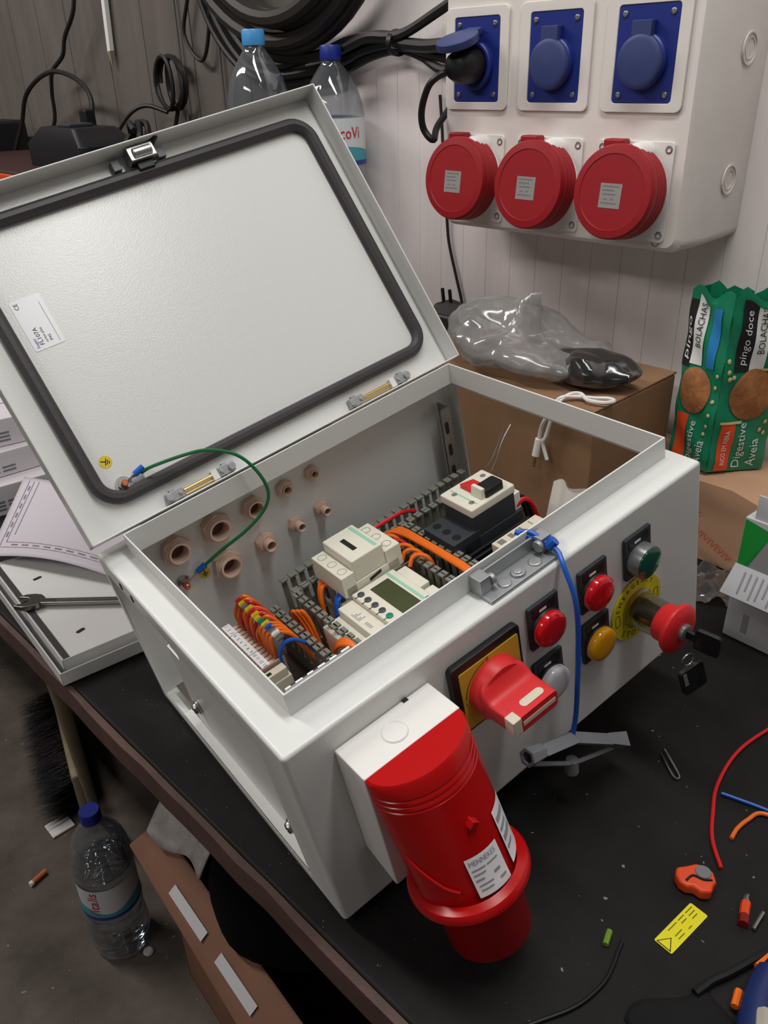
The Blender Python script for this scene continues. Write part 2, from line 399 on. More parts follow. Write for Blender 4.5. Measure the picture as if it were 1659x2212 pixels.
# ---- lid
lm = MB().at(LID); tk = 0.0016
lm.box(LX0, LX1, 0, LL, -tk, 0)
lm.box(LX0, LX0 + tk, 0, LL, 0, LIP); lm.box(LX1 - tk, LX1, 0, LL, 0, LIP); lm.box(LX0, LX1, LL - tk, LL, 0, LIP); lm.box(LX0, LX1, 0, tk, 0, LIP * 0.93)
lid = lm.build('lid', paintdoor, enc, bevel=0.0012, seg=3, label='raised lid of the box with black seal')
gk = MB().at(LID); gpath = [(u, v, .0035) for u, v in rrect(.0268, .3850, .0275, .2835, .020, 8)]
gk.tube(gpath, .0062, 10, 0, 1, closed=True, flat=1.0).build('gasket', M_gasket, lid, label='black rubber seal')
lb = MB().at(LID @ frame((.0540, .1932, .0001), (0, 1, 0), (-1, 0, 0), (0, 0, 1)))
lb.prism(rrect(-.0233, .0233, -.0136, .0136, .002), 0, .0003, 0)
lb.text('hager', .0042, -.021, .0095, .00045, 2); lb.text('FL107A', .0052, -.0195, .0050, .00045, 1); lb.text('orion plus', .0034, -.0185, .0004, .00045, 1); lb.text('IP65', .0034, -.0185, -.0036, .00045, 1)
lb.text('CE', .0050, .0150, .0090, .00045, 1)
lb.box(-.021, .016, -.0098, -.0094, .0003, .00045, 3)
lb.build('rating_sticker', [M_label, M_ink, M_inkblue, mat('faint_print', (150, 150, 158), .6)], lid, label='white printed rating sticker')
earth_sticker(lid, LID @ frame((.0445, .0614, .0001), (.47, .88, 0), (-.88, .47, 0), (0, 0, 1)) , .0056)
stud(lid, LID @ T((.0484, .0369, 0)))
def hinge(u0, u1):
    h = MB().at(LID)
    for a, sg in ((u0, 1), (u1, -1)):
        h.box(a, a + sg * .016, .0035, .0125, 0, .0075, 0); h.cyl((a + sg * .003, .008, .0075), (a + sg * .003, .008, .0105), .0035, None, 10, 0); h.box(a + sg * .005, a + sg * .010, .0015, .0145, 0, .0050, 0)
        h.cyl((a + sg * .013, .008, .006), (a + sg * .013, .008, .0095), .002, None, 8, 0)
    s = (u0 + .017, u1 - .022); h.cyl((s[0], .0085, .0042), (s[1], .0085, .0042), .0016, None, 10, 1); h.cyl((s[0], .0045, .0035), (s[1], .0045, .0035), .0011, None, 8, 1)
    h.box(u1 - .0225, u1 - .016, .003, .0125, 0, .0060, 2)
    h.build('hinge', [M_cast, M_brass, M_whitep], lid, bevel=0.0006)
hinge(.0735, .1420); hinge(.2755, .3495)
lk = MB().at(LID)
lk.box(.196, .222, LL - .016, LL - .003, .004, .017, 0); lk.cyl((.2, LL - .010, .017), (.218, LL - .010, .017), .0045, None, 12, 0); lk.box(.201, .217, LL - .023, LL - .014, 0, .012, 1)
for u in (.184, .229): lk.box(u - .004, u + .004, LL - .016, LL - .006, 0, .008, 2)
lk.cyl((.222, LL - .004, .012), (.227, LL - .001, .020), .003, None, 8, 1)
lk.build('lock', [M_steel, M_blackp, M_grey], lid, bevel=0.0008)

# ---- catch on the front flange
ct = MB(); cx0, cx1, cy0, cy1 = .1745, .2440, .0035, .0245
ct.box(cx0, cx1, cy0, cy1, 0, .003); ct.box(cx0 + .004, cx1 - .004, cy1 - .003, cy1 - .001, .003, .014)
for a in (cx0, cx1 - .010): ct.box(a, a + .010, .013, cy1, .003, .0155)
for a in (cx0 + .010, cx1 - .0135): ct.cyl((a, .015, .010), (a + .0035, .015, .010), .0045, None, 12)
for a in (.194, .224): ct.cyl((a, .011, .003), (a, .011, .0042), .0055, .0045, 16)
ct.cyl((.2075, .0115, .003), (.2075, .0115, .0050), .0060, .0050, 18); ct.cyl((.2075, .0115, .0050), (.2075, .0115, .0060), .0035, .0030, 12)
ct.build('latch_bracket', M_cast, enc, bevel=0.0008, label='cast metal latch bracket on the front flange')
# ---- white marker tape inside the front rim
tp = MB(); tp.box(.026, .075, YF + t_ + .0002, YF + t_ + .0016, .0145, RH + .0012, 0)
for i, a in enumerate((.030, .039, .047, .056, .065)): tp.box(a, a + .0035, YF + t_ + .0003, YF + t_ + .0015, RH + .0012, RH + .0014, 1)
tp.build('marker_tape', [M_label, M_ink], enc, label='white tape strip with black writing')

# ---- appliance inlet on the front
FR = frame((0, 0, 0), (1, 0, 0), (0, 0, 1), (0, -1, 0))   # u = x, v = z, w = out of the front
ih = MB()
xa, xb, zt, zb, dp = .0325, .1090, -.019, -.119, -.0325
ih.loft([[(xa, -.0005, zt), (xa, -.0005, zb), (xb, -.0005, zb), (xb, -.0005, zt)], [(xa, dp, zt), (xa, dp, zb - .010), (xb, dp, zb - .010), (xb, dp, zt)]])
inlet = ih.build('power_inlet', M_whitep, enc, bevel=0.0012, label='angled red and white five pin power inlet')
MB().at(frame((.068, -.0175, zt), (1, 0, 0), (0, 1, 0), (0, 0, 1))).lathe([(.0088, 0), (.0088, .0003), (.0082, .0009), (.0074, .0004), (.0066, .0003), (.0, .0003)], 32).build('knockout_ring', M_whitep, inlet)
MB().box(.0865, .0905, -.0035, -.0005, zt - .0005, zt + .0004).build('vent_slot', M_ink, inlet)
def dsec(z, yc, hw, df, db, tilt=0.0, n=40):
    p = []
    for i in range(n):
        a = 2 * math.pi * i / n; c, s = math.cos(a), math.sin(a)
        yy = yc - (df if s >= 0 else db) * s; p.append((.0707 + hw * c, yy, z + tilt * (yy - yc)))
    return p
red = MB()
cen = .0707
secs = [dsec(-.0190, -.0328, .0365, .0235, .0002), dsec(-.0205, -.0328, .0380, .0252, .0003), *[q for k in range(3) for q in (dsec(-.0290 - k * .004, -.0340 - k * .0009, .0379, .0278 + k * .0007, .0015 + k * .0006), dsec(-.0294 - k * .004, -.0340 - k * .0009, .0374, .0274 + k * .0007, .0015 + k * .0006), dsec(-.0304 - k * .004, -.0342 - k * .0009, .0374, .0276 + k * .0007, .0017 + k * .0006), dsec(-.0308 - k * .004, -.0343 - k * .0009, .0379, .0282 + k * .0007, .0018 + k * .0006))], dsec(-.052, -.0400, .0376, .0300, .007), dsec(-.075, -.0475, .0368, .0318, .015, .06), dsec(-.100, -.0555, .0362, .0335, .023, .15), dsec(-.113, -.0600, .0362, .0348, .028, .2)]
red.loft(secs)
rb = red.build('angled_body', M_red, inlet, smooth=40, label='glossy red angled body')
ax0 = Vector((.0707, -.0612, -.112)); axd = Vector((0, -.225, -.974)).normalized()
rg = MB().at(axisframe(ax0, axd)); rg.lathe([(.034, .0), (.0395, .0015), (.0412, .004), (.0412, .0075), (.0395, .0095), (.031, .0095), (.0298, .011), (.0288, .058), (.0280, .0590), (.0255, .0590), (.0255, .020), (0, .020)], 48)
for i in range(5):
    a = 2 * math.pi * i / 5 + .3; rg.cyl((.014 * math.cos(a), .014 * math.sin(a), .02), (.014 * math.cos(a), .014 * math.sin(a), .045), .0026, None, 8)
rg.build('plug_sleeve', M_red, inlet, smooth=40, label='red round flanged plug sleeve')
# small square tab, ribs and the rating label on the red body
def on_body(x, z, h=0.0):
    # point on the front of the body at x, z with its outward normal
    def yat(xx, zz):
        prof = [(-.0190, -.0328, .0380, .0252), (-.035, -.0348, .0379, .0292), (-.052, -.0400, .0376, .0300), (-.075, -.0475, .0368, .0318), (-.100, -.0555, .0362, .0335), (-.113, -.0600, .0362, .0348)]
        for k in range(len(prof) - 1):
            if zz >= prof[k + 1][0] or k == len(prof) - 2:
                t = (prof[k][0] - zz) / (prof[k][0] - prof[k + 1][0]); yc, hw, df = [prof[k][q] + t * (prof[k + 1][q] - prof[k][q]) for q in (1, 2, 3)]
                break
        c = max(-.98, min(.98, (xx - .0707) / hw)); return yc - df * math.sqrt(1 - c * c)
    e = .0008; y_ = yat(x, z); n = Vector((-(yat(x + e, z) - yat(x - e, z)) / (2 * e), 1, -(yat(x, z + e) - yat(x, z - e)) / (2 * e))); n = -n.normalized()
    return Vector((x, y_, z)) + n * h
tb_ = MB(); p = on_body(.0735, -.060); tb_.hexa([p + Vector(q) for q in ((-.004, .002, 0), (0, .002, .004), (.004, .002, 0), (0, .002, -.004))], [p + Vector(q) for q in ((-.004, -.004, 0), (0, -.004, .004), (.004, -.004, 0), (0, -.004, -.004))])
tb_.build('locking_tab', M_red, inlet, bevel=.0004)
rbm = MB(); rbm.tube([on_body(.0345, -.074, .0), on_body(.038, -.082, .0008), on_body(.044, -.092, .0012), on_body(.050, -.097, .001)], .0012, 6); rbm.build('rib', M_red, inlet)
def body_label(x0, x1, z0, z1, rows, big=None):
    m = MB(); m.grid(lambda u, v: on_body(x0 + (x1 - x0) * u, z1 + (z0 - z1) * v - .10 * (x0 + (x1 - x0) * u - .0707), .0006), 10, 8, 0)
    def word(u0, u1, v0, v1): m.grid(lambda u, v: on_body(x0 + (x1 - x0) * (u0 + (u1 - u0) * u), z1 + (z0 - z1) * (v0 + (v1 - v0) * v) - .10 * (x0 + (x1 - x0) * (u0 + (u1 - u0) * u) - .0707), .0009), 4, 1, 1)
    if big:
        tv, tf = text_mesh(big, 1.0, 'CENTER', 0)
        xs = [q[0] for q in tv]; ys = [q[1] for q in tv]; a0, a1, b0, b1 = min(xs), max(xs), min(ys), max(ys); o = []
        for q in tv:
            u = .07 + .8 * (q[0] - a0) / (a1 - a0); v = .20 - .13 * (q[1] - b0) / (b1 - b0); X = x0 + (x1 - x0) * u
            o.append(on_body(X, z1 + (z0 - z1) * v - .10 * (X - .0707), .0010))
        m.add(o, tf, 1)
    for w_ in rows: word(*w_)
    return m.build('rating_label', [M_label, M('faint_print')], inlet, label='white printed rating label')
body_label(.0590, .0835, -.1060, -.0790, [(.07, .45, .30, .34), (.5, .85, .30, .34), (.07, .4, .42, .46), (.07, .3, .55, .6), (.6, .8, .55, .62), (.1, .5, .70, .74), (.1, .45, .82, .86), (.7, .9, .78, .84)], 'MENNEKES')
body_label(.0895, .1030, -.1030, -.0660, [(.1, .8, .15, .25), (.1, .7, .35, .42), (.1, .8, .5, .6), (.1, .6, .7, .76)])

# ---- main switch
sw = MB().at(FR); sw.prism(rrect(.1235, .1875, -.0835, -.0195, .004), .0003, .006)
switch = sw.build('main_switch', M_blackp, enc, bevel=.0008, label='red rotary main switch on a yellow plate')
yp = MB().at(FR); yp.prism(rrect(.1295, .1845, -.0805, -.0265, .0015), .006, .0068, 0)
for k in range(16):
    a0, a1 = [math.radians(100 + 75 * q / 16) for q in (k, k + 1)]; r0, r1 = .0245, .0251; cxx, czz = .157, -.0535
    yp.add([(cxx + r * math.cos(a), czz + r * math.sin(a), .0070) for r, a in ((r0, a0), (r1, a0), (r1, a1), (r0, a1))], [(0, 1, 2, 3)], 1)
yp.text('0', .005, .1535, -.0288, .0070, 1); yp.text('I', .005, .1312, -.056, .0070, 1)
yp.build('legend_plate', [M_gold, M_ink], switch, label='yellow legend plate')
hd = MB(); kc = (.157, -.0535)
hd.at(FR @ T((kc[0], kc[1], 0))).lathe([(.0225, .0068), (.0225, .016), (.021, .0185), (.0, .0185)], 40)
# grip: a bar across the drum whose sides are hollowed
secs = []
for i in range(17):
    t = i / 16; w_ = .012 + t * .036; q = min(1, t / .42); q = q * q * (3 - 2 * q)
    hx = .0215 - .0015 * t; hz_ = .0215 * (1 - q) + .0072 * q; ex = 2 / (2 + 7 * q); row = []
    for k in range(44):
        a = 2 * math.pi * k / 44; c_, s2 = math.cos(a), math.sin(a)
        row.append((hx * math.copysign(abs(c_) ** ex, c_), hz_ * math.copysign(abs(s2) ** ex, s2), w_))
    secs.append(row)
hd.loft(secs)
hd.build('handle', M_redh, switch, smooth=50, label='red padlockable turn handle')
bs = MB().at(FR @ T((kc[0], kc[1], 0)))
bs.prism(rrect(-.0015, .0165, -.9, -.8, .001), 0, 0)
bs = MB().at(frame((kc[0] + .004, -.0405, kc[1] + .0072), (1, 0, 0), (0, 1, 0), (0, 0, 1))); bs.prism(rrect(-.010, .010, -.0032, .0032, .0030), -.0005, .0005)
bs.build('padlock_slot', M_beige, switch)
bs = MB().at(FR @ T((kc[0], kc[1], 0))); bs.box(-.0212, -.0135, -.0062, .0078, .040, .0488); bs.build('locking_tongue', M_beige, switch, bevel=.0008)
bs = MB().at(FR @ T((kc[0], kc[1], 0))); bs.box(-.012, .018, -.0018, .0018, .0480, .0484); bs.build('end_strip', M_beige, switch)

# ---- pilot lights
def pilot(xc, zt, lens, lab, bezel):
    m = MB().at(FR @ T((xc, 0, 0))); m.prism(rrect(-.015, .015, zt - .040, zt, .0012), .0003, .0032)
    p = m.build('pilot_light', M_darkp, enc, bevel=.0005, label=lab)
    w_ = MB().at(FR @ T((xc, 0, 0))); w_.box(-.0115, .0115, zt - .0105, zt - .0025, .0032, .0036, 0); w_.box(-.005, .002, zt - .0078, zt - .0058, .0036, .0038, 1)
    w_.build('legend_strip', [M_blackp, M_label], p)
    c = FR @ T((xc, zt - .0245, 0))
    MB().at(c).lathe([(.0155, .0032), (.0155, .0045), (.0150, .0056), (.0140, .0056)], 36).build('bezel', bezel, p)
    l = MB().at(c); l.lathe([(.0146, .0040), (.0146, .0082), (.0142, .0100), (.0132, .0111), (.0100, .0119), (.0055, .0123), (.0, .0124)], 40); 
    l.build('lens', lens, p)
M_chrome = mat('grey_bezel', (132, 134, 134), 0.3, 0.55)
pilot(.2145, -.0190, M_redlens, 'red pilot light beside the yellow main switch plate', M_blackp)
pilot(.2670, -.0205, M_redlens, 'red pilot light directly above the amber one', M_blackp)
pilot(.2665, -.0725, M_amber, 'amber pilot light', M_blackp)
pilot(.2135, -.0735, M_whitelens, 'white pilot light', M_blackp)
# green push button with a chrome ring
m = MB().at(FR @ T((.3180, 0, 0))); m.prism(rrect(-.015, .015, -.0610, -.0210, .0012), .0003, .0032)
gb = m.build('push_button', M_darkp, enc, bevel=.0005, label='green push button with metal ring')
w_ = MB().at(FR @ T((.3180, 0, 0))); w_.box(-.0115, .0115, -.0315, -.0235, .0032, .0036, 0); w_.box(-.005, .002, -.0288, -.0268, .0036, .0038, 1); w_.build('legend_strip', [M_blackp, M_label], gb)
cg = FR @ T((.3180, -.0455, 0))
MB().at(cg).lathe([(.0142, .0032), (.0142, .0125), (.0140, .0134), (.0132, .0136), (.0132, .0125)], 36).build('ring', M_chrome, gb)
MB().at(cg).lathe([(.0132, .0125), (.0130, .0140), (.011, .0147), (0, .0150)], 36).build('cap', M_greenlens, gb)
# ---- emergency stop
ec = FR @ T((.3165, -.0965, 0))
m = MB().at(ec); m.lathe([(.0300, .0003), (.0300, .0016), (.0, .0016)], 48, 0)
for tx, a, sz in (('EMERGENCY', 100, .0062), ('STOP', -110, .0075)):
    n = len(tx)
    for i, ch in enumerate(tx):
        an = math.radians(a + (-1 if a > 0 else 1) * (i - (n - 1) / 2) * (14 if a > 0 else 17)); r = .0248
        X = frame((r * math.cos(an), r * math.sin(an), .0018), (math.sin(an), -math.cos(an), 0) if a > 0 else (-math.sin(an), math.cos(an), 0), (math.cos(an), math.sin(an), 0) if a > 0 else (-math.cos(an), -math.sin(an), 0), (0, 0, 1))
        m.X = ec @ X; m.text(ch, sz, 0, 0, 0, 1, 'CENTER')
m.X = ec
for sx in (-1, 1): m.ring([(sx * .0235 + q[0], q[1]) for q in rrect(-.0028, .0028, -.006, .006, .0025)], [(sx * .0235 + q[0], q[1]) for q in rrect(-.0024, .0024, -.0056, .0056, .0022)], .0016, .0018, 1)
es = m.build('emergency_stop', [mat('yellow_disc', (216, 206, 34), .4), M_ink], enc, label='red mushroom emergency stop on a yellow disc with a black key')
MB().at(ec).lathe([(.0175, .0016), (.0175, .004), (.0158, .005), (.0150, .026)], 32).build('clear_sleeve', M_clearp, es)
MB().at(ec).lathe([(.0095, .0016), (.0095, .030)], 24).build('stem', mat('stem_metal', (110, 106, 100), .35, .7), es)
MB().at(ec).lathe([(.0, .0262), (.0150, .0262), (.0158, .0275), (.0160, .0345), (.0170, .0365), (.0202, .0378), (.0210, .0395), (.0206, .0418), (.0180, .0438), (.0110, .0452), (.0070, .0455), (.0070, .043)], 44).build('mushroom_cap', M_redh, es)
MB().at(ec).lathe([(.0070, .043), (.0070, .0485), (.0060, .0490), (0, .0490)], 24).build('lock_barrel', M_chrome, es)
ky = MB().at(ec)
ky.box(-.0015, .0015, -.004, .004, .049, .056)
ky.X = ec @ frame((0, 0, .0555), (.2, -.1, .97), (.05, 1, .08), (.98, 0, -.2))
ky.prism(rrect(0, .020, -.010, .010, .003), -.0018, .0018)
ky.build('key', M_blackp, es, bevel=.0005)
ky = MB().at(ec @ frame((-.010, -.018, .058), (.15, -.98, .1), (.95, .15, .2), (0, 0, 1))); ky.ring(circ(.006, 20, -.004), circ(.0048, 20, -.004), -.0006, .0006, 0); ky.prism(rrect(.004, .030, -.011, .011, .003), -.0018, .0018, 1); ky.box(.006, .019, -.0095, -.0060, .0018, .0022, 2)
ky.build('spare_key', [M_steel, M_blackp, M_grey], es, bevel=.0004)

# ================================================================== THINGS HANGING FROM OR LYING IN THE BOX
def inbox(name, label, cat, x, y, z, group=None): return thing(name, label, cat, BOX @ T((x, y, z)), group)
# blue string and the grey cross key on it
bsn = MB().tube([(0.2304, 0.032, 0.0155), (0.2350, 0.024, 0.0165), (0.2382, 0.0125, 0.0100), (0.2398, 0.004, 0.0062), (0.2345, -0.0065, 0.0002), (0.2311, -0.018, -0.0200), (0.2286, -0.021, -0.0489), (0.2245, -0.0212, -0.0872), (0.2192, -0.0212, -0.1272), (0.2130, -0.0215, -0.1475), (0.2125, -0.0215, -0.157)], .0020, 8, 0, 6)
bsn.cyl((0.229, 0.034, 0.0160), (0.2405, 0.0105, 0.0098), .0022, None, 8); bsn.cyl((.2385, .0115, .0075), (.2425, .0085, .0125), .0042, None, 10)
tag(bsn.build('blue_wire', M_wblue, matrix=BOX), 'blue wire tied to the latch bracket, hanging down past the white pilot light', 'wire')
M_key = mat('grey_die_cast_key', (132, 134, 140), .45, .2)
kt = thing('panel_key', 'grey metal multi-way panel key hanging on blue wire in front of the box', 'key', BOX @ T((.2125, -.0215, -.1515)))
def kb(name, pts, r, fl=1.0, caps=None):
    m = MB(); o = Vector((.2125, -.0215, -.1515)); m.tube([Vector(p) - o for p in pts], r, 4, 0, 1, flat=fl)
    return m.build(name, M_key, kt, bevel=.0006)
kb('arm', [(.2125, -.0215, -.1490), (.1790, -.0225, -.1335)], .0074, .8); kb('arm', [(.2125, -.0215, -.1490), (.2500, -.0225, -.1835)], .0074, .8)
kb('web', [(.1700, -.0225, -.1405), (.2090, -.0225, -.1760), (.2560, -.0225, -.1990)], .0026)
def ksock(a, b, r0, r1, n): 
    o = Vector((.2125, -.0215, -.1515)); m = MB(); a, b = Vector(a) - o, Vector(b) - o; m.X = axisframe(a, b - a); L = (b - a).length
    m.lathe([(r0, 0), (r1, L), (r1 * .6, L), (r1 * .6, L * .4), (0, L * .4)], n, cap0=True); m.build('socket_end', M_key, kt, bevel=.0005)
ksock((.1800, -.0225, -.1345), (.1640, -.0230, -.1275), .0062, .0078, 6); ksock((.2490, -.0225, -.1825), (.2680, -.0230, -.2000), .0064, .0088, 4); ksock((.2100, -.0220, -.1720), (.2080, -.0220, -.1850), .005, .006, 12)

# wire ducts -------------------------------------------------------
def duct(label, o, dirv, side, L, wid, hgt, n, tabs_in):
    """o: corner on the mounting plate, dirv/side unit axes in the box frame"""
    dv, sd = Vector(dirv), Vector(side); X = BOX @ frame(o, dv, sd, (0, 0, 1))
    t = thing('wire_duct', label, 'cable duct', X, 'slotted grey wire ducts')
    MB().box(0, L, 0, wid, 0, .002).build('duct_base', M_duct, t)
    for y0 in (0, wid - .0014):
        MB().box(0, L, y0, y0 + .0014, 0, hgt * .35).build('duct_wall', M_duct, t)
    pitch = L / n; fw = pitch * .56
    fi = MB(); fi.box(-fw / 2, fw / 2, 0, .0014, hgt * .35, hgt); fi.box(-fw / 2 - .0006, fw / 2 + .0006, -.0035, .0045, hgt - .0018, hgt)
    first = None
    for k in range(n):
        for s_ in (0, 1):
            mt = T((pitch * (k + .5), 0 if s_ == 0 else wid, 0)) @ (Matrix.Identity(4) if s_ == 0 else Matrix.Scale(-1, 4, (0, 1, 0)))
            if first is None: first = fi.build('duct_finger', M_duct, t, matrix=mt, smooth=0)
            else:
                c = first.copy(); C.objects.link(c); c.parent = t; c.matrix_local = mt
    return t
PZ = -.1645
duct('grey slotted wire duct running along the back under the beige conduit nuts', (.137, .2565, PZ), (1, 0, 0), (0, 1, 0), .245, .025, .060, 24, True)
duct('grey slotted wire duct between the terminal row and the contactor', (.1130, .255, PZ), (0, -1, 0), (1, 0, 0), .225, .027, .060, 21, True)
duct('grey slotted wire duct filled with orange wires beside the dark motor breaker', (.2480, .255, PZ), (0, -1, 0), (1, 0, 0), .225, .030, .060, 21, True)
# DIN rails
for x, yl, lab in ((.062, (.14, .285), 'steel mounting rail under the terminal row'), (.195, (.04, .275), 'steel mounting rail under the contactor and the display relay'), (.320, (.04, .25), 'steel mounting rail under the motor breaker')):
    t = inbox('mounting_rail', lab, 'rail', x, yl[0], PZ)
    MB().box(-.0175, .0175, 0, yl[1] - yl[0], .0062, .0075).build('rail_flange', M_galv, t); MB().box(-.0125, .0125, 0, yl[1] - yl[0], 0, .0062).build('rail_channel', M_galv, t)
# contactor --------------------------------------------------------
ctn = inbox('contactor', 'cream contactor with black slot and screw terminals', 'contactor', .163, .2050, PZ)
cw = .051
MB().box(.005, .068, 0, cw, .0085, .071).build('body', M_cream, ctn, bevel=.001)
MB().box(-.004, .080, -.0024, -.0006, .0085, .060).build('side_plate', M_galv, ctn, label='bare metal side plate')
MB().at(frame((.058, -.0025, .053), (1, 0, 0), (0, 0, 1), (0, -1, 0))).prism(circ(.0014, 12), 0, .0002).build('plate_hole', M_ink, ctn)
up = MB(); up.box(.018, .054, .001, cw - .001, .071, .0945); up.build('head', M_cream, ctn, bevel=.0015)
ft = MB(); ft.box(.003, .018, .0, cw, .060, .084); ftt = ft.build('terminal_block', M_cream, ctn, bevel=.001)
bt_ = MB(); bt_.box(.054, .072, .0, cw, .060, .0850); btt = bt_.build('terminal_block', M_cream, ctn, bevel=.001)
for k in range(3):
    MB().at(T((.0105, .009 + k * .0165, .0840))).lathe([(.0046, .0001), (.0042, .0002), (.0040, -.0004), (0, -.0004)], 16).build('screw_hole', M_duct, ftt)
    MB().at(T((.063, .009 + k * .0165, .0851))).lathe([(.0046, .0001), (.0042, .0002), (.0040, -.0004), (0, -.0004)], 16).build('screw_hole', M_duct, btt)
MB().box(.0295, .0345, .014, .036, .0945, .0948).build('slot', M_ink, ctn); MB().box(.0470, .0505, .004, cw - .004, .0945, .0948).build('print_strip', M_mint, ctn)
for yy in (.006, .022, .038): MB().box(.003, .0048, yy, yy + .008, .040, .060).build('terminal_post', M_grey, ctn)
MB().add([(.032, -.0003, .064), (.046, -.0003, .0665), (.046, -.0003, .0700), (.032, -.0003, .0675)], [(0, 1, 2, 3)]).build('side_window', M_ink, ctn)
# display relay ----------------------------------------------------
rl = inbox('display_relay', 'cream relay module with green LCD display and round buttons', 'relay', .1345, .1300, PZ)
rw = .0735
MB().box(.0, .100, 0, rw, .0085, .050).build('body', M_cream, rl, bevel=.0012)
MB().box(.0195, .086, 0, rw, .050, .0585).build('step', M_cream, rl, bevel=.0012)
pf = MB(); pf.box(.0365, .0855, .0005, rw - .0005, .0585, .0640); pf.build('face', M_cream, rl, bevel=.0012)
MB().box(.0525, .0735, .010, .0650, .0640, .0643).build('display', M_lcd, rl, label='olive green LCD display')
MB().box(.0760, .0790, .002, rw - .002, .0640, .0643).build('print_strip', M_mint, rl)
for k in range(5):
    m = MB().at(T((.0425, .0655 - k * .0108, .0640))); m.lathe([(.0033, 0), (.0033, .0012), (.0026, .0016), (0, .0016)], 18, 0); m.box(-.0075, -.003, -.0004, .0004, 0, .0003, 0)
    m.build('button', M_btng if k == 4 else M_btn, rl)
MB().at(T((.0800, .012, .0640))).lathe([(.0038, 0), (.0038, .0014), (0, .0018)], 18).build('button', M_btn, rl)
pr = MB()
for k in range(6): pr.box(.0225, .0245 + .006 * ((k * 7) % 3) / 2, .055 - k * .0022, .0560 - k * .0022, .0585, .0587)
for k in range(4): pr.box(.024, .0275, .036 - k * .0025, .0372 - k * .0025, .0585, .0587)
pr.build('printing', M('faint_print'), rl)
for yy in (.056, .051, .036, .031): MB().at(T((.0085 + (.003 if yy in (.051, .031) else 0), yy, .050))).lathe([(.0022, .0002), (0, .0002)], 12).build('screw_hole', M_ink, rl)
MB().box(.086, .098, .012, .030, .050, .0600).build('plug_cover', M_cream, rl, bevel=.001); MB().box(.086, .098, .034, .070, .050, .0615).build('plug_cover', M_cream, rl, bevel=.001)
# black contactor base between (dark block) 
# motor breaker -----------------------------------------------------
gv = inbox('motor_breaker', 'motor breaker with white face, red and black push buttons on a dark grey body', 'circuit breaker', .2760, .1780, PZ)
gw = .0455
MB().box(.012, .092, 0, gw, .0085, .060).build('body', M_darkp, gv, bevel=.001)
MB().box(.0, .034, .0, gw, .045, .068).build('terminal_block', M_darkp, gv, bevel=.001)
for k in range(3): MB().at(T((.011, .008 + k * .0145, .068))).lathe([(.0045, .0002), (0, .0002)], 16).build('screw_hole', M_blackp, gv)
MB().box(.029, .083, .0005, gw - .0005, .060, .084).build('neck', M_darkp, gv, bevel=.001)
MB().box(.027, .084, -.0005, gw + .0005, .084, .0935).build('face', M_cream, gv, bevel=.0015)
MB().box(.070, .092, .002, gw - .002, .060, .080).build('ribbed_end', M_whitep, gv, bevel=.001)
MB().at(T((.056, .0295, .0935)) @ Matrix.Rotation(.0, 4, 'Z')).hexa([(-.0085, -.0085, 0), (.009, -.0085, 0), (.009, .0085, 0), (-.0085, .0085, 0)], [(-.0085, -.0085, .005), (.009, -.0085, .0015), (.009, .0085, .0015), (-.0085, .0085, .005)]).build('stop_button', M_redh, gv, bevel=.0006)
MB().at(T((.063, .0115, .0935))).prism(rrect(-.013, .011, -.0085, .0080, .003), -.001, .0085).build('start_button', M_blackp, gv, bevel=.001)
MB().at(T((.048, .0125, .0935))).hexa([(-.003, -.0075, 0), (.004, -.0075, 0), (.004, .0075, 0), (-.003, .0075, 0)], [(-.001, -.0075, .011), (.003, -.0075, .011), (.003, .0075, .011), (-.001, .0075, .011)]).build('lever', M_cream, gv, bevel=.0006)
for xx, yy in ((.076, .036), (.076, .026), (.036, .034), (.037, .010)): MB().at(T((xx, yy, .0935))).lathe([(.0030, .0002), (.0026, .0004), (.0022, .0002), (0, .0002)], 14).build('dial', M_duct, gv)
MB().box(.0375, .0395, .004, gw - .003, .0935, .0937).build('print_strip', M_mint, gv)
# second dark device in front of the breaker
dv = inbox('dark_relay_block', 'black relay block with cooling ribs lying in front of the motor breaker', 'relay', .2810, .0985, PZ)
MB().box(0, .088, 0, .079, .0085, .046).build('body', M_blackp, dv, bevel=.001)
for k in range(9): MB().box(.004, .086, .010 + k * .0075, .0135 + k * .0075, .046, .054).build('rib', M_blackp, dv, bevel=.0006)
tw = inbox('terminal_connector', 'long off-white screw connector strip beside the black relay block', 'connector', .2960, .1340, PZ)
MB().box(0, .058, 0, .0125, .0565, .0745).build('body', M_beige, tw, bevel=.001)
for k in range(4): MB().box(.004 + k * .0135, .011 + k * .0115, .003, .0095, .0745, .0748).build('screw_hole', M_duct, tw)
# terminal row ------------------------------------------------------
tr = inbox('terminal_row', 'row of beige terminal blocks with numbered white marker strips', 'terminal strip', .0545, .1850, PZ)
nb = 13; py = .0061
tm = MB(); tm.box(0, .034, 0, py - .0007, .0075, .036); tm.box(.004, .030, .0004, py - .0011, .036, .045); tm.box(.0135, .0205, 0, py - .0007, .045, .0495)
first = None
for k in range(nb):
    mt = T((0, .0135 + k * py, 0))
    if first is None: first = tm.build('terminal_block', M_pink, tr, matrix=mt)
    else: c = first.copy(); C.objects.link(c); c.parent = tr; c.matrix_local = mt
for k0, k1 in ((0, 4), (4, 10), (10, 13)):
    s_ = MB(); s_.box(.0130, .0210, .0137 + k0 * py, .0127 + k1 * py, .0495, .0510, 0)
    for k in range(k0, k1): s_.X = frame((.0165, .0135 + (k + .45) * py, .0511), (0, -1, 0), (1, 0, 0), (0, 0, 1)); s_.text(str(nb - k), .0045, 0, 0, 0, 1, 'CENTER')
    s_.X = Matrix.Identity(4); s_.build('marker_strip', [M_label, M_ink], tr, label='white numbered marker strip')
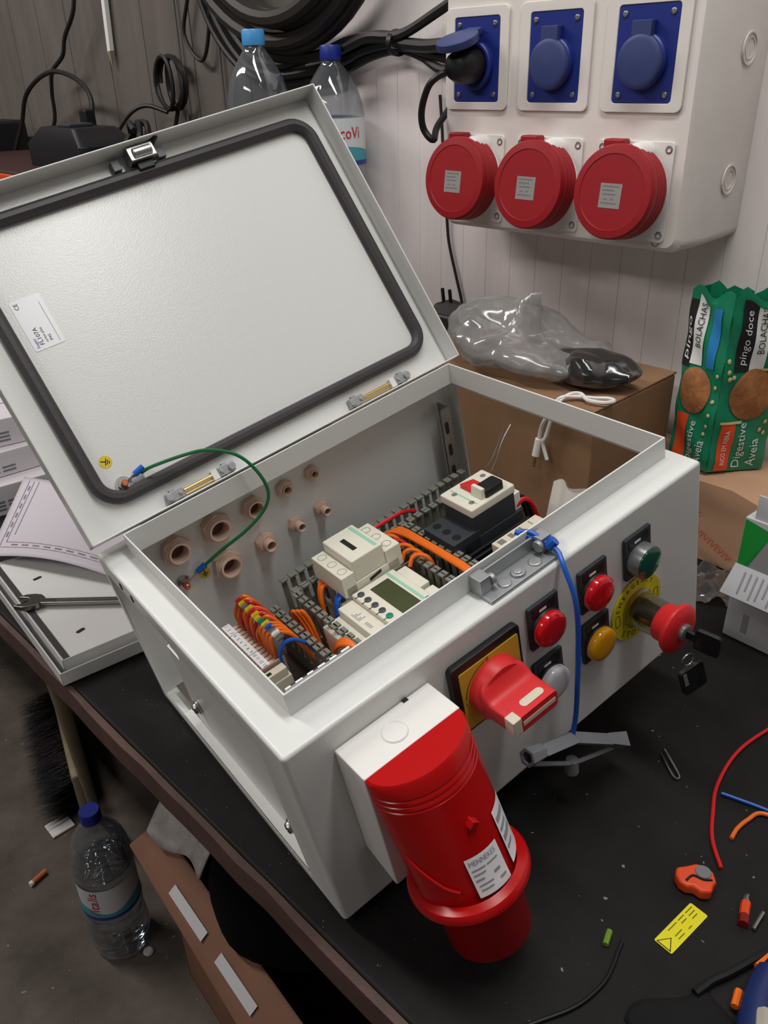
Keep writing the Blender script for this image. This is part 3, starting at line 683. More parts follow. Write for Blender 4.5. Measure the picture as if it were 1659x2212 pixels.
MB().box(-.001, .035, .0115, .0133, .0075, .052).build('end_plate', mat('dusky_pink_plastic', (166, 140, 128), .5), tr)
e_ = MB(); e_.box(.002, .032, 0, .0105, .0075, .040); e_.box(.006, .030, .001, .0095, .040, .0495); e_.build('end_clamp', M_beige, tr, bevel=.0008)
MB().box(.010, .016, .003, .0065, .0495, .0498).build('clamp_slot', M_ink, tr)
# wires --------------------------------------------------------------
def wire(name, pts, r, m, label, group=None, n=7, k=5, ferr=None):
    mm = MB(); mm.tube(pts, r, n, 0, k)
    if ferr: mm.cyl(Vector(pts[0]) + Vector((0, 0, .0005)), Vector(pts[0]) - Vector((0, 0, .006)), r * 1.35, None, 8, 1)
    o = mm.build(name, [m] + ([ferr] if ferr else []), matrix=BOX)
    return tag(o, label, 'wire', group)
ORD = ['first', 'second', 'third', 'fourth', 'fifth', 'sixth', 'seventh', 'eighth', 'ninth', 'tenth', 'eleventh', 'twelfth', 'thirteenth']
G1 = 'orange wires looping out of the terminal row'
cols = ['o', 'o', 'r', 'o', 'r', 'o', 'r', 'o', 'r', 'r', 'o', 'o', 'o', 'o', 'o', 'o', 'b']
for i in range(13):
    yy = .1850 + .0135 + (12 - i) * py + .003; c = cols[i + (4 if i > 7 else 0)]
    a = random.uniform(-.003, .003)
    P_ = [(.0855, yy, -.121), (.0850, yy + a, -.108), (.0885 + a, yy - .001, -.0955), (.0965, yy - .005, -.0915 + a), (.1040, yy - .009, -.1000), (.1085, yy - .012 + a * .5, -.114), (.1150, yy - .014, -.132), (.122, yy - .02, -.15)]
    if c == 'b': P_ = [(.0855, yy - .004, -.121), (.0865, yy - .004, -.108), (.0930, yy - .006, -.099), (.1030, yy - .008, -.101), (.1130, yy - .013, -.114), (.120, yy - .02, -.140)]
    wire('terminal_wire', P_, .0019, {'o': M_orange, 'r': M_wred, 'b': M_wblue}[c],
         {'o': 'orange wire loop on the terminal row, ' + ORD[i] + ' wire from the back', 'r': 'red wire loop on the terminal row, ' + ORD[i] + ' wire from the back', 'b': 'blue wire at the front end of the terminal row'}[c], {'o': G1, 'r': 'red wires looping out of the terminal row', 'b': None}[c])
# number sleeves on the loops
SL = [M_wred, M_yellow, M_grey, M_yellow, M_wred, M_yellow, M_yellow, M_btng, M_yellow, M_wblue, M_steel, M_label, M_steel, M_label, M_steel, M_ink, M_yellow]
for i in range(13):
    yy = .1850 + .0135 + (12 - i) * py + .003
    m = MB(); m.cyl((.0893, yy - .001, -.0945), (.0945, yy - .0035, -.0915), .0029, None, 8)
    tag(m.build('wire_marker', SL[i], matrix=BOX), {M_wred: 'red', M_yellow: 'yellow', M_grey: 'grey', M_btng: 'green', M_wblue: 'blue', M_steel: 'silver', M_label: 'white', M_ink: 'black'}[SL[i]] + ' number sleeve on the ' + ORD[i] + ' wire from the back of the terminal row', 'wire marker', 'number sleeves on the terminal row wires')
G2 = 'orange wires in the duct beside the contactor'
for i in range(3):
    yy = .236 - i * .003; wire('duct_wire', [(.121 + i * .003, yy, -.150), (.1215 + i * .003, yy - .002, -.115), (.124 + i * .0028, yy - .004, -.105), (.127 + i * .0025, yy - .012, -.120), (.128, yy - .03, -.15)], .0018, M_orange, 'orange wire standing up in the duct left of the contactor, ' + ('leftmost', 'middle', 'rightmost')[i] + ' of three', G2)
for i in range(3):
    yy = .150 + i * .002; wire('duct_wire', [(.124, yy + .035, -.150), (.1255 + i * .002, yy + .02, -.116), (.130 + i * .002, yy + .008, -.104), (.136, yy - .006, -.108), (.139, yy - .014, -.14)], .0022, M_orange, 'orange wire bending over the duct beside the display relay, ' + ('nearest the rim', 'middle', 'farthest from the rim')[i], 'orange wires in the duct beside the display relay')
for i in range(2): wire('contactor_wire', [(.170, .243 - i * .006, -.106), (.163 - i * .002, .244 - i * .006, -.104), (.157 - i * .002, .241 - i * .006, -.116), (.154 - i * .002, .236 - i * .006, -.136), (.150, .226 - i * .006, -.155)], .0023, M_orange, ('rear' if i == 0 else 'front') + ' orange wire curving down from the contactor terminals', 'orange wires at the contactor terminals')
for i in range(2): wire('contactor_wire', [(.170, .218 - i * .005, -.105), (.162 - i * .002, .216 - i * .005, -.106), (.156 - i * .002, .212 - i * .005, -.122), (.151 - i * .001, .205 - i * .005, -.142), (.148, .192 - i * .005, -.155)], .0021, M_wblue, ('rear' if i == 0 else 'front') + ' blue wire curving down from the contactor terminals', 'blue wires at the contactor terminals', ferr=M_yellow)
for i in range(3):
    wire('duct_wire', [(.2420 + i * .003, .256 - i * .003, -.118), (.2520 + i * .003, .252 - i * .003, -.1015 + i * .001), (.2585 + i * .002, .238, -.0985 + i * .001), (.2615 + i * .002, .205, -.099), (.2625 + i * .002, .175, -.100), (.2620 + i * .002, .140, -.102), (.262, .10, -.12)], .0024, M_orange, 'long orange wire lying along the right hand duct, ' + ('nearest the contactor', 'middle', 'nearest the motor breaker')[i], 'orange wires lying along the right hand duct')
for i in range(5):
    yy = .246 - i * .012; wire('contactor_wire', [(.2360, yy, -.106), (.2420, yy + .001, -.0990), (.2490, yy - .003, -.0980), (.2545, yy - .010, -.106), (.2560, yy - .014, -.135)], .0022, M_orange if i != 1 else M_wred, 'orange wire loop between contactor and right hand duct, ' + ('rearmost', '', 'second', 'third', 'frontmost')[i] + ' of four' if i != 1 else 'red wire looping from the contactor into the right hand duct', 'orange wires between contactor and right hand duct' if i != 1 else None)
wire('red_wire', [(.232, .2700, -.108), (.2414, .2715, -.1035), (.2635, .2705, -.1015), (.2859, .2690, -.1015), (.30, .268, -.108)], .0022, M_wred, 'straight red wire lying along the back duct', None)
for i in range(5):
    wire('breaker_wire', [(.362, .214 - i * .008, -.100), (.372, .212 - i * .008, -.0965), (.3790, .208 - i * .008, -.105), (.3815, .204 - i * .008, -.125), (.380, .20 - i * .008, -.155)], .0026, M_orange if i < 2 else M_blackp if i < 4 else M_wred,
         ('rear orange wire', 'front orange wire', 'rear black wire', 'front black wire', 'red wire')[i] + ' curving out of the right end of the motor breaker', 'orange wires at the breaker end' if i < 2 else 'black wires at the breaker end' if i < 4 else None)
wire('black_cable', [(.205, .205, -.15), (.160, .206, -.135), (.150, .190, -.140), (.150, .15, -.155)], .009, M_blackp, 'thick black cable lying on the plate below the contactor', None, 10)
for i in range(2): wire('bare_wire', [(.366, .226 - i * .009, -.0745), (.372, .222 - i * .008, -.066 + i * .004), (.383, .220 - i * .006, -.050 + i * .004), (.3915 + i * .004, .218 - i * .005, -.036 + i * .003)], .0006, M_steel, ('rear' if i == 0 else 'front') + ' thin bright bare wire sticking up behind the motor breaker', 'bright bare wires behind the motor breaker', 5)

# wooden offcut that carries the raised right end
M_scrap = mat('rough_timber', (92, 76, 58), .7, bump=.3, bscale=60, var=.3, vscale=20)
def bw(p): return BOX @ Vector(p)
sb = MB(); q0, q1 = bw((.30, .06, -H)), bw((.36, .28, -H))
zA, zB = bw((.30, .16, -H)).z - .0012, bw((.36, .16, -H)).z - .0012
xa_, xb_ = bw((.30, .16, -H)).x, bw((.36, .16, -H)).x
sb.hexa([(xa_, .05, 0), (xb_, .05, 0), (xb_, .23, 0), (xa_, .23, 0)], [(xa_, .05, zA), (xb_, .05, zB), (xb_, .23, zB), (xa_, .23, zA)])
tag(sb.build('timber_offcut', M_scrap), 'timber offcut in the shade underneath the raised right end of the box', 'wood block')
# ================================================================== SOCKET BOARD ON THE WALL
M_case = mat('light_grey_case', (228, 221, 215), 0.4, var=.06, vscale=12)
M_blue = mat('blue_plastic', (32, 46, 124), 0.4)
M_bluel = mat('blue_lid_plastic', (52, 64, 112), 0.45)
M_cap = mat('dark_red_plastic', (150, 16, 26), 0.5, bump=.1, bscale=120)
M_lab2 = mat('grey_rating_label', (150, 144, 140), .4)
XF = 0.6684
SB = frame((XF, 0.312, 0.0), (0, -1, 0), (0, 0, 1), (-1, 0, 0))     # u = to the right along the wall, v = up, w = out of the wall
board = thing('socket_board', 'wall mounted grey plastic distribution board with blue sockets above red capped ones', 'socket board', SB @ T((0, .348, 0)))
BI = T((0, -.348, 0))
def bp(name, m, mats, parent=None, **k):
    o = m.build(name, mats, parent or board, **k)
    if parent is None: o.matrix_local = BI
    return o
m = MB()
def rr3(u0, u1, v0, v1, r, w): return [(p[0], p[1], w) for p in rrect(u0, u1, v0, v1, r, 5)]
m.loft([rr3(-.175, .190, .355, .70, .012, -(WX - XF) + .0005), rr3(-.172, .186, .352, .70, .012, -.03), rr3(-.1655, .1765, .349, .70, .014, -.006), rr3(-.1600, .1700, .354, .695, .012, 0)])
bp('case', m, M_case, smooth=30, label='light grey plastic case')
for vv in (.544, .4195):
    k = MB(); k.X = frame((.1865, vv, -.068), (0, 1, 0), (0, 0, -1), (-1, 0, 0)); k.X = frame((.1868, vv, -.068), (0, 0, 1), (0, 1, 0), (1, 0, 0)) if False else frame((.1882, vv, -.068), (0, 1, 0), (0, 0, 1), (1, 0, 0))
    k.ring(circ(.0155, 28), circ(.0138, 28), 0, .0016); k.ring(circ(.0100, 24), circ(.0096, 24), 0, .0010); bp('knockout_ring', k, M_case)
colsU = (-.112, 0, .112)
for ci, u in enumerate(colsU):
    m = MB().at(T((u, 0, 0))); m.ring(rrect(-.0485, .0475, .4875, .5960, .007, 4), rrect(-.0345, .0345, .4960, .5860, .004, 4), .0002, .0030); fr = bp('surround', m, M_case, bevel=.0008, label='raised grey frame')
    m = MB().at(T((u, 0, 0))); m.prism(rrect(-.034, .034, .4966, .5855, .003), .0002, .0022)
    so = bp('blue_socket', m, M_blue, label=('blue socket with open flap and a black plug in it', 'blue socket with closed flap, middle of the three', 'blue socket with closed flap, next to the right edge')[ci])
    so.matrix_local = BI
    for a, b in ((-.027, .504), (.027, .504), (-.027, .578), (.027, .578)):
        s_ = MB().at(T((u + a, b, .0022))); s_.lathe([(.0032, 0), (.0028, .0012), (.0014, .0016), (0, .0012)], 12); s_.build('screw', M_steel, so)
    m = MB().at(T((u, .5350, 0))); m.lathe([(.0262, .0022), (.0262, .008), (.0245, .0095), (.0215, .0095), (.0215, .006)], 36); m.box(-.010, .010, .024, .036, .0022, .008); m.build('collar', M_blue, so)
    if ci:
        m = MB().at(T((u, .5350, 0))); m.lathe([(.0248, .0095), (.0255, .012), (.0245, .0150), (.020, .0165), (.0, .0172)], 36); m.box(-.011, .011, .018, .0365, .0080, .0150); m.build('flap', M_bluel, so, bevel=.0006)
    else:
        m = MB().at(frame((u, .5685, .008), (1, 0, 0), (0, -.34, .94), (0, .94, .34))); m.prism(circ(.0255, 32, 0, .030), -.002, .007); m.box(-.011, .011, -.004, .012, -.002, .006); m.build('flap', M_bluel, so, bevel=.0015, label='open blue flap')
    # red round sockets
    v0 = .4100
    m = MB().at(T((u, 0, 0))); m.prism(rrect(-.0464, .0464, .3592, .4605, .005), .0002, .0024)
    cs = bp('red_socket', m, M_whitep, bevel=.0006, label=('red capped five pin socket nearest the black plug', 'red capped five pin socket in the middle', 'red capped five pin socket at the right edge')[ci])
    cs.matrix_local = BI
    for a, b in ((-.040, .453), (.040, .453), (.040, .367), (-.040, .367)):
        s_ = MB().at(T((u + a, b, .0024))); s_.lathe([(.0042, 0), (.0040, .0006), (.0026, .0008), (.0024, -.0010), (0, -.0010)], 12); s_.build('screw', M_steel, cs)
    m = MB().at(frame((u, v0, .0024), (1, 0, 0), (0, 1, 0.0), (0, 0.0, 1))); m.lathe([(.044, 0), (.043, .012), (.040, .016)], 40, cap1=True); m.build('socket_neck', M_whitep, cs)
    cp = MB().at(frame((u + .0005, v0 - .001, .013), (1, 0, 0), (0, .985, -.12), (0, .12, .985)))
    prof = [(.0440, 0), (.0488, .001)]
    for k in range(3): prof += [(.0488, .004 + k * .006), (.0476, .006 + k * .006), (.0488, .008 + k * .006)]
    prof += [(.0485, .026), (.0465, .0295), (.0390, .0305), (.0384, .0298), (0, .0298)]
    cp.lathe(prof, 56); cpo = cp.build('screw_cap', M_cap, cs, smooth=40, label='ribbed dark red screw cap')
    m = MB().at(frame((u + .0005, v0 - .001, .013), (1, 0, 0), (0, .985, -.12), (0, .12, .985))); m.box(-.0135, .0125, -.016, .009, .0298, .0301, 0)
    for r_, c0, c1 in ((.006, -.011, .009), (.002, -.011, .004), (-.002, -.010, .006), (-.007, -.008, -.004), (-.007, 0, .004), (-.011, -.011, .008)): m.box(c0, c1, r_ - .0007, r_ + .0007, .0301, .0302, 1)
    m.build('rating_label', [M_lab2, M_grey], cs)
    m = MB().at(T((u, 0, 0))); m.box(-.030, -.006, .445, .4625, .0024, .018); m.build('cap_hinge', M_cap, cs, bevel=.002)
    m = MB().at(T((u + .0125, .4475, .0024))); m.lathe([(.0135, 0), (.0125, .018), (.010, .0225), (0, .024)], 24); m.build('hinge_boss', M_whitep, cs)
s_ = MB().at(T((.148, .3585, .0)))
s_.lathe([(.0042, .0003), (.0036, .0006), (.0034, -.0010), (0, -.0010)], 14); bp('case_screw', s_, M_blackp)
# plug in the first blue socket with its cable
U0 = colsU[0]
pg = thing('black_plug', 'black rubber mains plug pushed into the open blue socket', 'plug', SB @ T((U0, .5350, .0095)))
MB().at(frame((0, 0, 0), (1, 0, 0), (0, 1, 0), (0, 0, 1))).lathe([(.0195, -.003), (.0195, .012), (.0185, .024), (.0140, .034), (.008, .037), (0, .037)], 28).build('plug_body', M_blackp, pg)
cbl = MB().tube([(-.004, -.004, .032), (-.016, -.010, .044), (-.030, -.022, .046), (-.044, -.047, .042), (-.046, -.068, .036), (-.037, -.080, .028), (-.052, -.066, .004), (-.062, -.03, -.045), (-.085, .015, -.072), (-.13, .02, -.080), (-.22, .025, -.085)], .0042, 8, 0, 6)
cbl.build('cable', M_blackp, pg)

# ================================================================== CABLES ON THE WALL
def wcable(name, pts, r, label, m=None, group=None, cat='cable', k=6):
    o = MB().tube(pts, r, 8, 0, k).build(name, m or M_rubber)
    return tag(o, label, cat, group)
M_rubber = mat('black_rubber', (30, 28, 27), .5)
M_hose = mat('dark_hose_rubber', (44, 40, 36), .55)
wcable('thin_wire', [(.768, .575, .50), (.768, .571, .461), (.768, .568, .425), (.769, .56, .33), (.769, .555, .297), (.769, .54, .251), (.769, .527, .21), (.767, .519, .161), (.763, .523, .10)], .0022, 'thin black wire running down the white wall below the sockets')
# big coil of hose: rings hung on the wall
def coil(cy, cz, R, n, name, label, dx, r):
    pts = []
    for i in range(n * 52):
        a = 2 * math.pi * i / 52; k = i / (n * 52)
        pts.append((WX - .02 - r - dx * k, cy + (R + .010 * math.sin(a * .37 + k * 9)) * math.cos(a), cz + (R * .93 + .008 * math.sin(a * .53)) * math.sin(a)))
    return tag(MB().tube(pts, r, 8, 0, 1).build(name, M_hose), label, 'hose')
coil(.845, .795, .205, 4, 'hose_coil', 'thick dark hose wound in a big coil on the wall above the bottles', .05, .0125)
coil(.860, .800, .245, 2, 'hose_coil', 'dark hose loop sagging lowest and widest under the big coil', .03, .0120)
bund = [[(.745, 1.10, .82), (.745, 1.07, .66), (.745, .99, .565), (.745, .909, .545), (.745, .85, .551), (.745, .793, .558), (.745, .73, .572), (.745, .661, .574), (.745, .634, .566), (.740, .598, .562), (.735, .555, .560), (.730, .47, .565)],
        [(.738, 1.06, .82), (.738, 1.05, .68), (.740, .985, .585), (.738, .907, .556), (.738, .816, .552), (.738, .751, .560), (.738, .690, .575), (.738, .643, .574), (.738, .61, .578), (.738, .555, .598), (.735, .47, .63)],
        [(.752, 1.13, .80), (.752, 1.10, .65), (.752, 1.02, .555), (.752, .93, .530), (.752, .83, .535), (.752, .76, .548), (.752, .70, .562), (.752, .640, .566), (.750, .59, .555), (.745, .53, .545), (.74, .46, .55)],
        [(.760, 1.16, .80), (.760, 1.13, .64), (.760, 1.04, .545), (.760, .93, .520), (.760, .83, .522), (.760, .76, .535), (.760, .70, .552), (.760, .645, .558), (.758, .60, .548), (.75, .55, .530), (.745, .48, .535)]]
for i, b in enumerate(bund): wcable('bundled_cable', b, (.0085, .007, .0075, .0065)[i], ('black cable, thickest of the tied bundle behind the bottles', 'black cable rising out of the tied bundle to the socket board top', 'black cable in the middle of the tied bundle', 'black cable sagging lowest in the tied bundle')[i], None, 'cables tied in a bundle on the white wall')
t_ = MB(); t_.at(axisframe((.747, .637, .566), (0, 1, .1))); t_.ring([(.020 * math.cos(a), .017 * math.sin(a)) for a in [2 * math.pi * i / 20 for i in range(20)]], [(.018 * math.cos(a), .015 * math.sin(a)) for a in [2 * math.pi * i / 20 for i in range(20)]], -.004, .004)
tag(t_.build('cable_tie', M_blackp), 'black tie around the cable bundle left of the sockets', 'cable tie')
# hanging things at the far left of the wall
wcable('hanging_cable', [(.74, 1.56, .80), (.735, 1.555, .673), (.73, 1.615, .61), (.73, 1.641, .576), (.73, 1.706, .546), (.73, 1.728, .505), (.73, 1.742, .447), (.72, 1.79, .400), (.70, 1.86, .372)], .0045, 'thin black cable hanging down the grey boards')
wcable('arched_cable', [(.69, 1.914, .372), (.70, 1.859, .437), (.70, 1.806, .496), (.70, 1.725, .531), (.70, 1.637, .546), (.70, 1.554, .536), (.70, 1.501, .514), (.695, 1.476, .490), (.69, 1.471, .470)], .0050, 'black cable arching over to the small black charger plug')
pc = thing('carpenter_pencil', 'white flat pencil pinned point down on the grey boards', 'pencil', T((.765, 1.49, .56)))
MB().hexa([(-.005, -.004, .020), (.005, -.004, .020), (.005, .008, .018), (-.005, .008, .018)], [(-.005, -.020, .20), (.005, -.020, .20), (.005, -.006, .20), (-.005, -.006, .20)]).build('shaft', M_whitep, pc, bevel=.001)
MB().hexa([(-.001, .003, -.008), (.001, .003, -.008), (.001, .005, -.008), (-.001, .005, -.008)], [(-.005, -.004, .020), (.005, -.004, .020), (.005, .008, .018), (-.005, .008, .018)]).build('tip', M_wood, pc)
hk = MB()
pts = []
for i in range(64):
    a = 2 * math.pi * i / 16; pts.append((.745 + .012 * math.sin(a * .31), 1.245 + (.034 + .008 * math.sin(a * .7)) * math.cos(a), .520 + .045 * math.sin(a) ))
pts += [(.75, 1.24, .47), (.748, 1.26, .43), (.742, 1.27, .39)]
hk.tube(pts, .0042, 6, 0, 1); tag(hk.build('cable_hank', M_rubber), 'bundled hank of thin black cable hung on the grey boards', 'cable')
wcable('looped_cable', [(.74, 1.26, .47), (.72, 1.30, .482), (.70, 1.33, .470), (.68, 1.36, .435), (.66, 1.38, .402)], .004, 'short black cable running from the hank down to the shelf')
wcable('drooping_cable', [(.765, 1.19, .80), (.762, 1.17, .68), (.760, 1.20, .60), (.758, 1.15, .555), (.760, 1.12, .60), (.762, 1.10, .70)], .0035, 'thin dark cable loop on the grey boards left of the coil')
for yy, lab in ((1.105, 'thin bright metal rod hanging just left of the pale blue bottle cap'), (1.235, 'thin bright metal rod hanging behind the cable hank')):
    tag(MB().cyl((.768, yy, .40), (.768, yy, .82), .0022, None, 8).build('metal_rod', M_steel), lab, 'rod')
# wall shelf that carries the bottles and the chargers
M_shelf = mat('dark_shelf_board', (58, 50, 44), .6, var=.3, vscale=20)
sh = thing('bench_shelf', 'dark wooden shelf standing on the bench behind the raised lid', 'shelf', T((.5, .66, 0)))
MB().box(-.02, WX - .5 - .001, .0, 1.40, .232, .25).build('shelf_board', M_shelf, sh, bevel=.001)
for yy in (.004, .70, 1.376): MB().box(-.015, WX - .5 - .003, yy, yy + .02, 0, .232).build('shelf_leg', M_shelf, sh)
# bottles
M_pet = clear('clear_bottle_plastic', (222, 226, 230), .05, .38, ((176, 182, 188), .10))
M_capl = mat('light_blue_cap', (70, 150, 210), .4); M_capd = mat('dark_blue_cap', (24, 40, 130), .4)
M_wlab = mat('bottle_label_white', (214, 220, 224), .4); M_teal = mat('teal_print', (70, 160, 176), .4); M_navy = mat('navy_print', (40, 60, 140), .4)
M_water = mat('water', (236, 242, 244), 0.0, trans=1.0, ior=1.33)
def bottle(loc, h, R, capm, name_label, spiral=False, label=None, lab_v=(.35, .62), lab_side=0.0, text=None, water=None, vertical_text=False):
    t = thing('water_bottle', name_label, 'bottle', T(loc))
    prof = [(R * .55, .004), (R * .9, 0), (R, .010)]
    n = 60
    for i in range(n):
        z = .012 + (h * .70 - .012) * i / (n - 1); rr = R
        if not (lab_v[0] * h < z < lab_v[1] * h): rr = R * (1 + .030 * math.sin(z * 2 * math.pi / (.020)))
        prof.append((rr, z))
    for i in range(1, 13):
        a = i / 12; prof.append((R * (1 - a) + .0145 * a + R * .16 * math.sin(a * math.pi), h * .70 + (h * .225) * a))
    prof += [(.0145, h * .935), (.0135, h * .95)]
    mb = MB(); mb.lathe(prof, 40, cap0=True)
    if spiral:
        mb.v = [Vector((p.x * (1 + .035 * math.sin(3 * math.atan2(p.y, p.x) + p.z * 70) * (1 if p.z < lab_v[0] * h else .0)), p.y * (1 + .035 * math.sin(3 * math.atan2(p.y, p.x) + p.z * 70) * (1 if p.z < lab_v[0] * h else .0)), p.z)) for p in mb.v]
    mb.build('bottle_wall', M_pet, t, smooth=60)
    cpm = MB().at(T((0, 0, h * .935))); cpm.lathe([(.0158, 0), (.0162, .002), (.0160, .018), (.0148, .0200), (0, .0200)], 32); cpm.build('cap', capm, t)
    if water:
        wm = MB(); wp = [(R * .5, .006), (R * .93, .003)] + [(R * .965 * (1 + .028 * math.sin(z * 2 * math.pi / .02) * (0 if lab_v[0] * h < z < lab_v[1] * h else 1)), z) for z in [.012 + (water * h - .012) * i / 24 for i in range(25)]]
        wm.lathe(wp, 32, cap0=True, cap1=True); wm.build('water', M_water, t, smooth=60)
    if label:
        a0, a1 = label; z0, z1 = lab_v[0] * h, lab_v[1] * h
        def cyp(u, v, off=.0006): a = a0 + (a1 - a0) * u; return ((R + off) * math.cos(a), (R + off) * math.sin(a), z0 + (z1 - z0) * v)
        lm_ = MB(); lm_.grid(lambda u, v: cyp(u, v), 40, 4, 0)
        lm_.grid(lambda u, v: cyp(u, .08 + .22 * v + .10 * math.sin(u * 9) * v, .0010), 40, 2, 1); lm_.grid(lambda u, v: cyp(u, v * .10, .0011), 40, 1, 2)
        if text:
            tv, tf = text_mesh(text, 1.0, 'CENTER', 0); xs = [q[0] for q in tv]; ys = [q[1] for q in tv]; xa, xb, ya, yb = min(xs), max(xs), min(ys), max(ys)
            o = []
            for q in tv:
                s, r_ = (q[0] - xa) / (xb - xa), (q[1] - ya) / (yb - ya)
                if vertical_text: o.append(cyp(lab_side + .055 * (.5 - r_) * 2, .08 + .86 * s, .0014))
                else: o.append(cyp(lab_side + .17 * (s - .5), .56 + .24 * r_, .0014))
            lm_.add(o, tf, 3)
        lm_.build('label', [M_wlab, M_teal, M_navy, M_inkred], t)
    return t
bottle((.605, .782, .25), .340, .046, M_capl, 'empty clear water bottle with a pale blue cap, on the shelf', lab_v=(.30, .56), label=(0, 2 * math.pi))
bottle((.718, .748, .25), .318, .047, M_capd, 'clear water bottle with a dark blue cap and red lettered label, on the shelf', lab_v=(.49, .70), label=(math.radians(180), math.radians(540)), lab_side=.19, text='bacoVi')
bottle((.0835, .664, FZ), .305, .046, M_capd, 'half full clear water bottle with a dark blue cap standing on the floor', True, (math.radians(150), math.radians(330)), (.36, .58), .36, 'Vitalis', .62, True)
# chargers and cases at the far left
M_tc = mat('dark_red_case', (60, 34, 32), .5); M_or2 = mat('orange_trim', (196, 74, 30), .5)
tcs = thing('tool_case', 'flat dark case with an orange rim lying on the shelf', 'case', T((.60, 1.55, .25)))
MB().box(-.13, .12, -.22, .36, 0, .130).build('case_body', M_tc, tcs, bevel=.006)
MB().box(-.133, .123, -.223, .363, .108, .124).build('case_rim', M_or2, tcs, bevel=.003)
ch = thing('battery_charger', 'black battery charger standing on the flat dark case', 'charger', T((.61, 1.375, .380)))
m = MB(); m.loft([rr3(-.06, .06, -.115, .125, .015, 0.0005), rr3(-.06, .06, -.115, .125, .015, .040), rr3(-.045, .045, -.075, .09, .02, .070)]); m.build('charger_body', M_blackp, ch, bevel=.002)
MB().box(-.03, .02, -.02, .03, .0695, .076).build('contact_block', M_darkp, ch, bevel=.002)
ps = thing('usb_plug', 'small black plug on the end of the arched cable', 'plug', T((.675, 1.465, .452)))
MB().box(-.012, .012, -.014, .014, -.03, .024).build('plug_body', M_blackp, ps, bevel=.004)
bb2 = MB(); bb2.box(.56, .74, 1.925, 2.05, .25, .445); tag(bb2.build('black_case', M_blackp, bevel=.008), 'tall black case at the far left end of the shelf', 'case')
for i, (yy, zz, xx) in enumerate(((1.215, .420, .64), (1.17, .40, .66))):
    pts = [(xx + .02 * math.sin(k * .9), yy + .045 * math.cos(k * .785), zz + .038 * math.sin(k * .785)) for k in range(20)]
    tag(MB().tube(pts, .0062, 6, 0, 3).build('cable_coil', M_rubber), ('loose coil of black cable beside the battery charger', 'loose coil of black cable lying below the cable hank')[i], 'cable')
bb3 = MB(); bb3.box(.58, .72, 1.06, 1.31, .25, .355); tag(bb3.build('dark_carton', M_shelf, bevel=.004), 'dark box under the loose black cable coils on the shelf', 'box')

# ================================================================== RIGHT HAND BACKGROUND
M_card = mat('brown_cardboard', (142, 108, 78), .75, bump=.15, bscale=50, var=.12, vscale=12)
M_kraft = mat('kraft_paper', (186, 146, 116), .7, bump=.5, bscale=18, var=.10, vscale=10)
cbx = thing('cardboard_box', 'plain brown cardboard box standing behind the right end of the control box', 'box', T((.53, .133, 0)))
MB().box(0, .17, 0, .44, 0, .206).build('carton_walls', M_card, cbx, bevel=.002)
MB().box(-.002, .085, 0, .44, .2065, .2095).build('flap', M_card, cbx, bevel=.001); MB().box(.0865, .172, 0, .44, .2065, .2095).build('flap', M_card, cbx, bevel=.001)
# clear plastic bag
M_bag = clear('crumpled_clear_film', (222, 222, 222), .16, .28, ((206, 203, 200), .26))
bg = MB()
def bagf(u, v):
    a = 2 * math.pi * u; e = math.pi * v
    x = .075 * math.sin(e) * math.cos(a); yv = .098 * math.sin(e) * math.sin(a); z = .026 * (1 - math.cos(e)) * (1.0 + .45 * math.sin(a))
    p = Vector((x, yv, z)); d = noise.noise(p * 15) * .022 + (.5 - abs(noise.noise(p * 22))) * .020 + (.5 - abs(noise.noise(p * 60))) * .007
    nrm = Vector((math.sin(e) * math.cos(a), math.sin(e) * math.sin(a), -math.cos(e)))
    p = p + nrm * d; p.z = max(p.z, 0.0005)
    return p + Vector((.615, .272, .2105))
bg.grid(bagf, 110, 56); tag(bg.build('plastic_bag', M_bag, smooth=80), 'crumpled clear plastic bag lying on the brown cardboard box', 'bag')
bg = MB()
def bagf2(u, v):
    a = 2 * math.pi * u; e = math.pi * v; p = Vector((.042 * math.sin(e) * math.cos(a), .05 * math.sin(e) * math.sin(a), .018 * (1 - math.cos(e))))
    p = p + Vector((math.cos(a), math.sin(a), .5)) * (noise.noise(p * 30 + Vector((5, 1, 2))) * .016); p.z = max(p.z, .0005)
    return p + Vector((.595, .185, .2105))
bg.grid(bagf2, 36, 18); tag(bg.build('plastic_bag', clear('grey_film', (120, 118, 118), .15, .4, ((70, 68, 68), .35)), smooth=25), 'small grey film bag of dark scraps at the right end of the brown box', 'bag')
# white audio cable with a jack plug
ac = thing('audio_cable', 'thin white cable with a jack plug hanging over the brown box front', 'cable', T((.528, .198, .13)))
o_ = Vector((.528, .198, .13))
pts = [(.521, .197, .160), (.5185, .193, .178), (.519, .187, .192), (.526, .178, .213), (.540, .166, .2145), (.552, .150, .2135), (.560, .137, .214), (.556, .128, .2145), (.545, .133, .2145), (.540, .150, .2145), (.546, .164, .2170), (.535, .172, .2165), (.522, .178, .205), (.519, .186, .170), (.520, .190, .158), (.521, .184, .140)]
MB().tube([Vector(p) - o_ for p in pts], .0022, 7, 0, 5).build('cord', M_whitep, ac)
m = MB(); m.X = T(-o_); m.cyl((.521, .197, .162), (.520, .199, .141), .0040, .0046, 12, 0); m.cyl((.520, .199, .141), (.5195, .200, .1265), .0018, .0014, 8, 1); m.build('jack', [M_whitep, M_brass], ac)
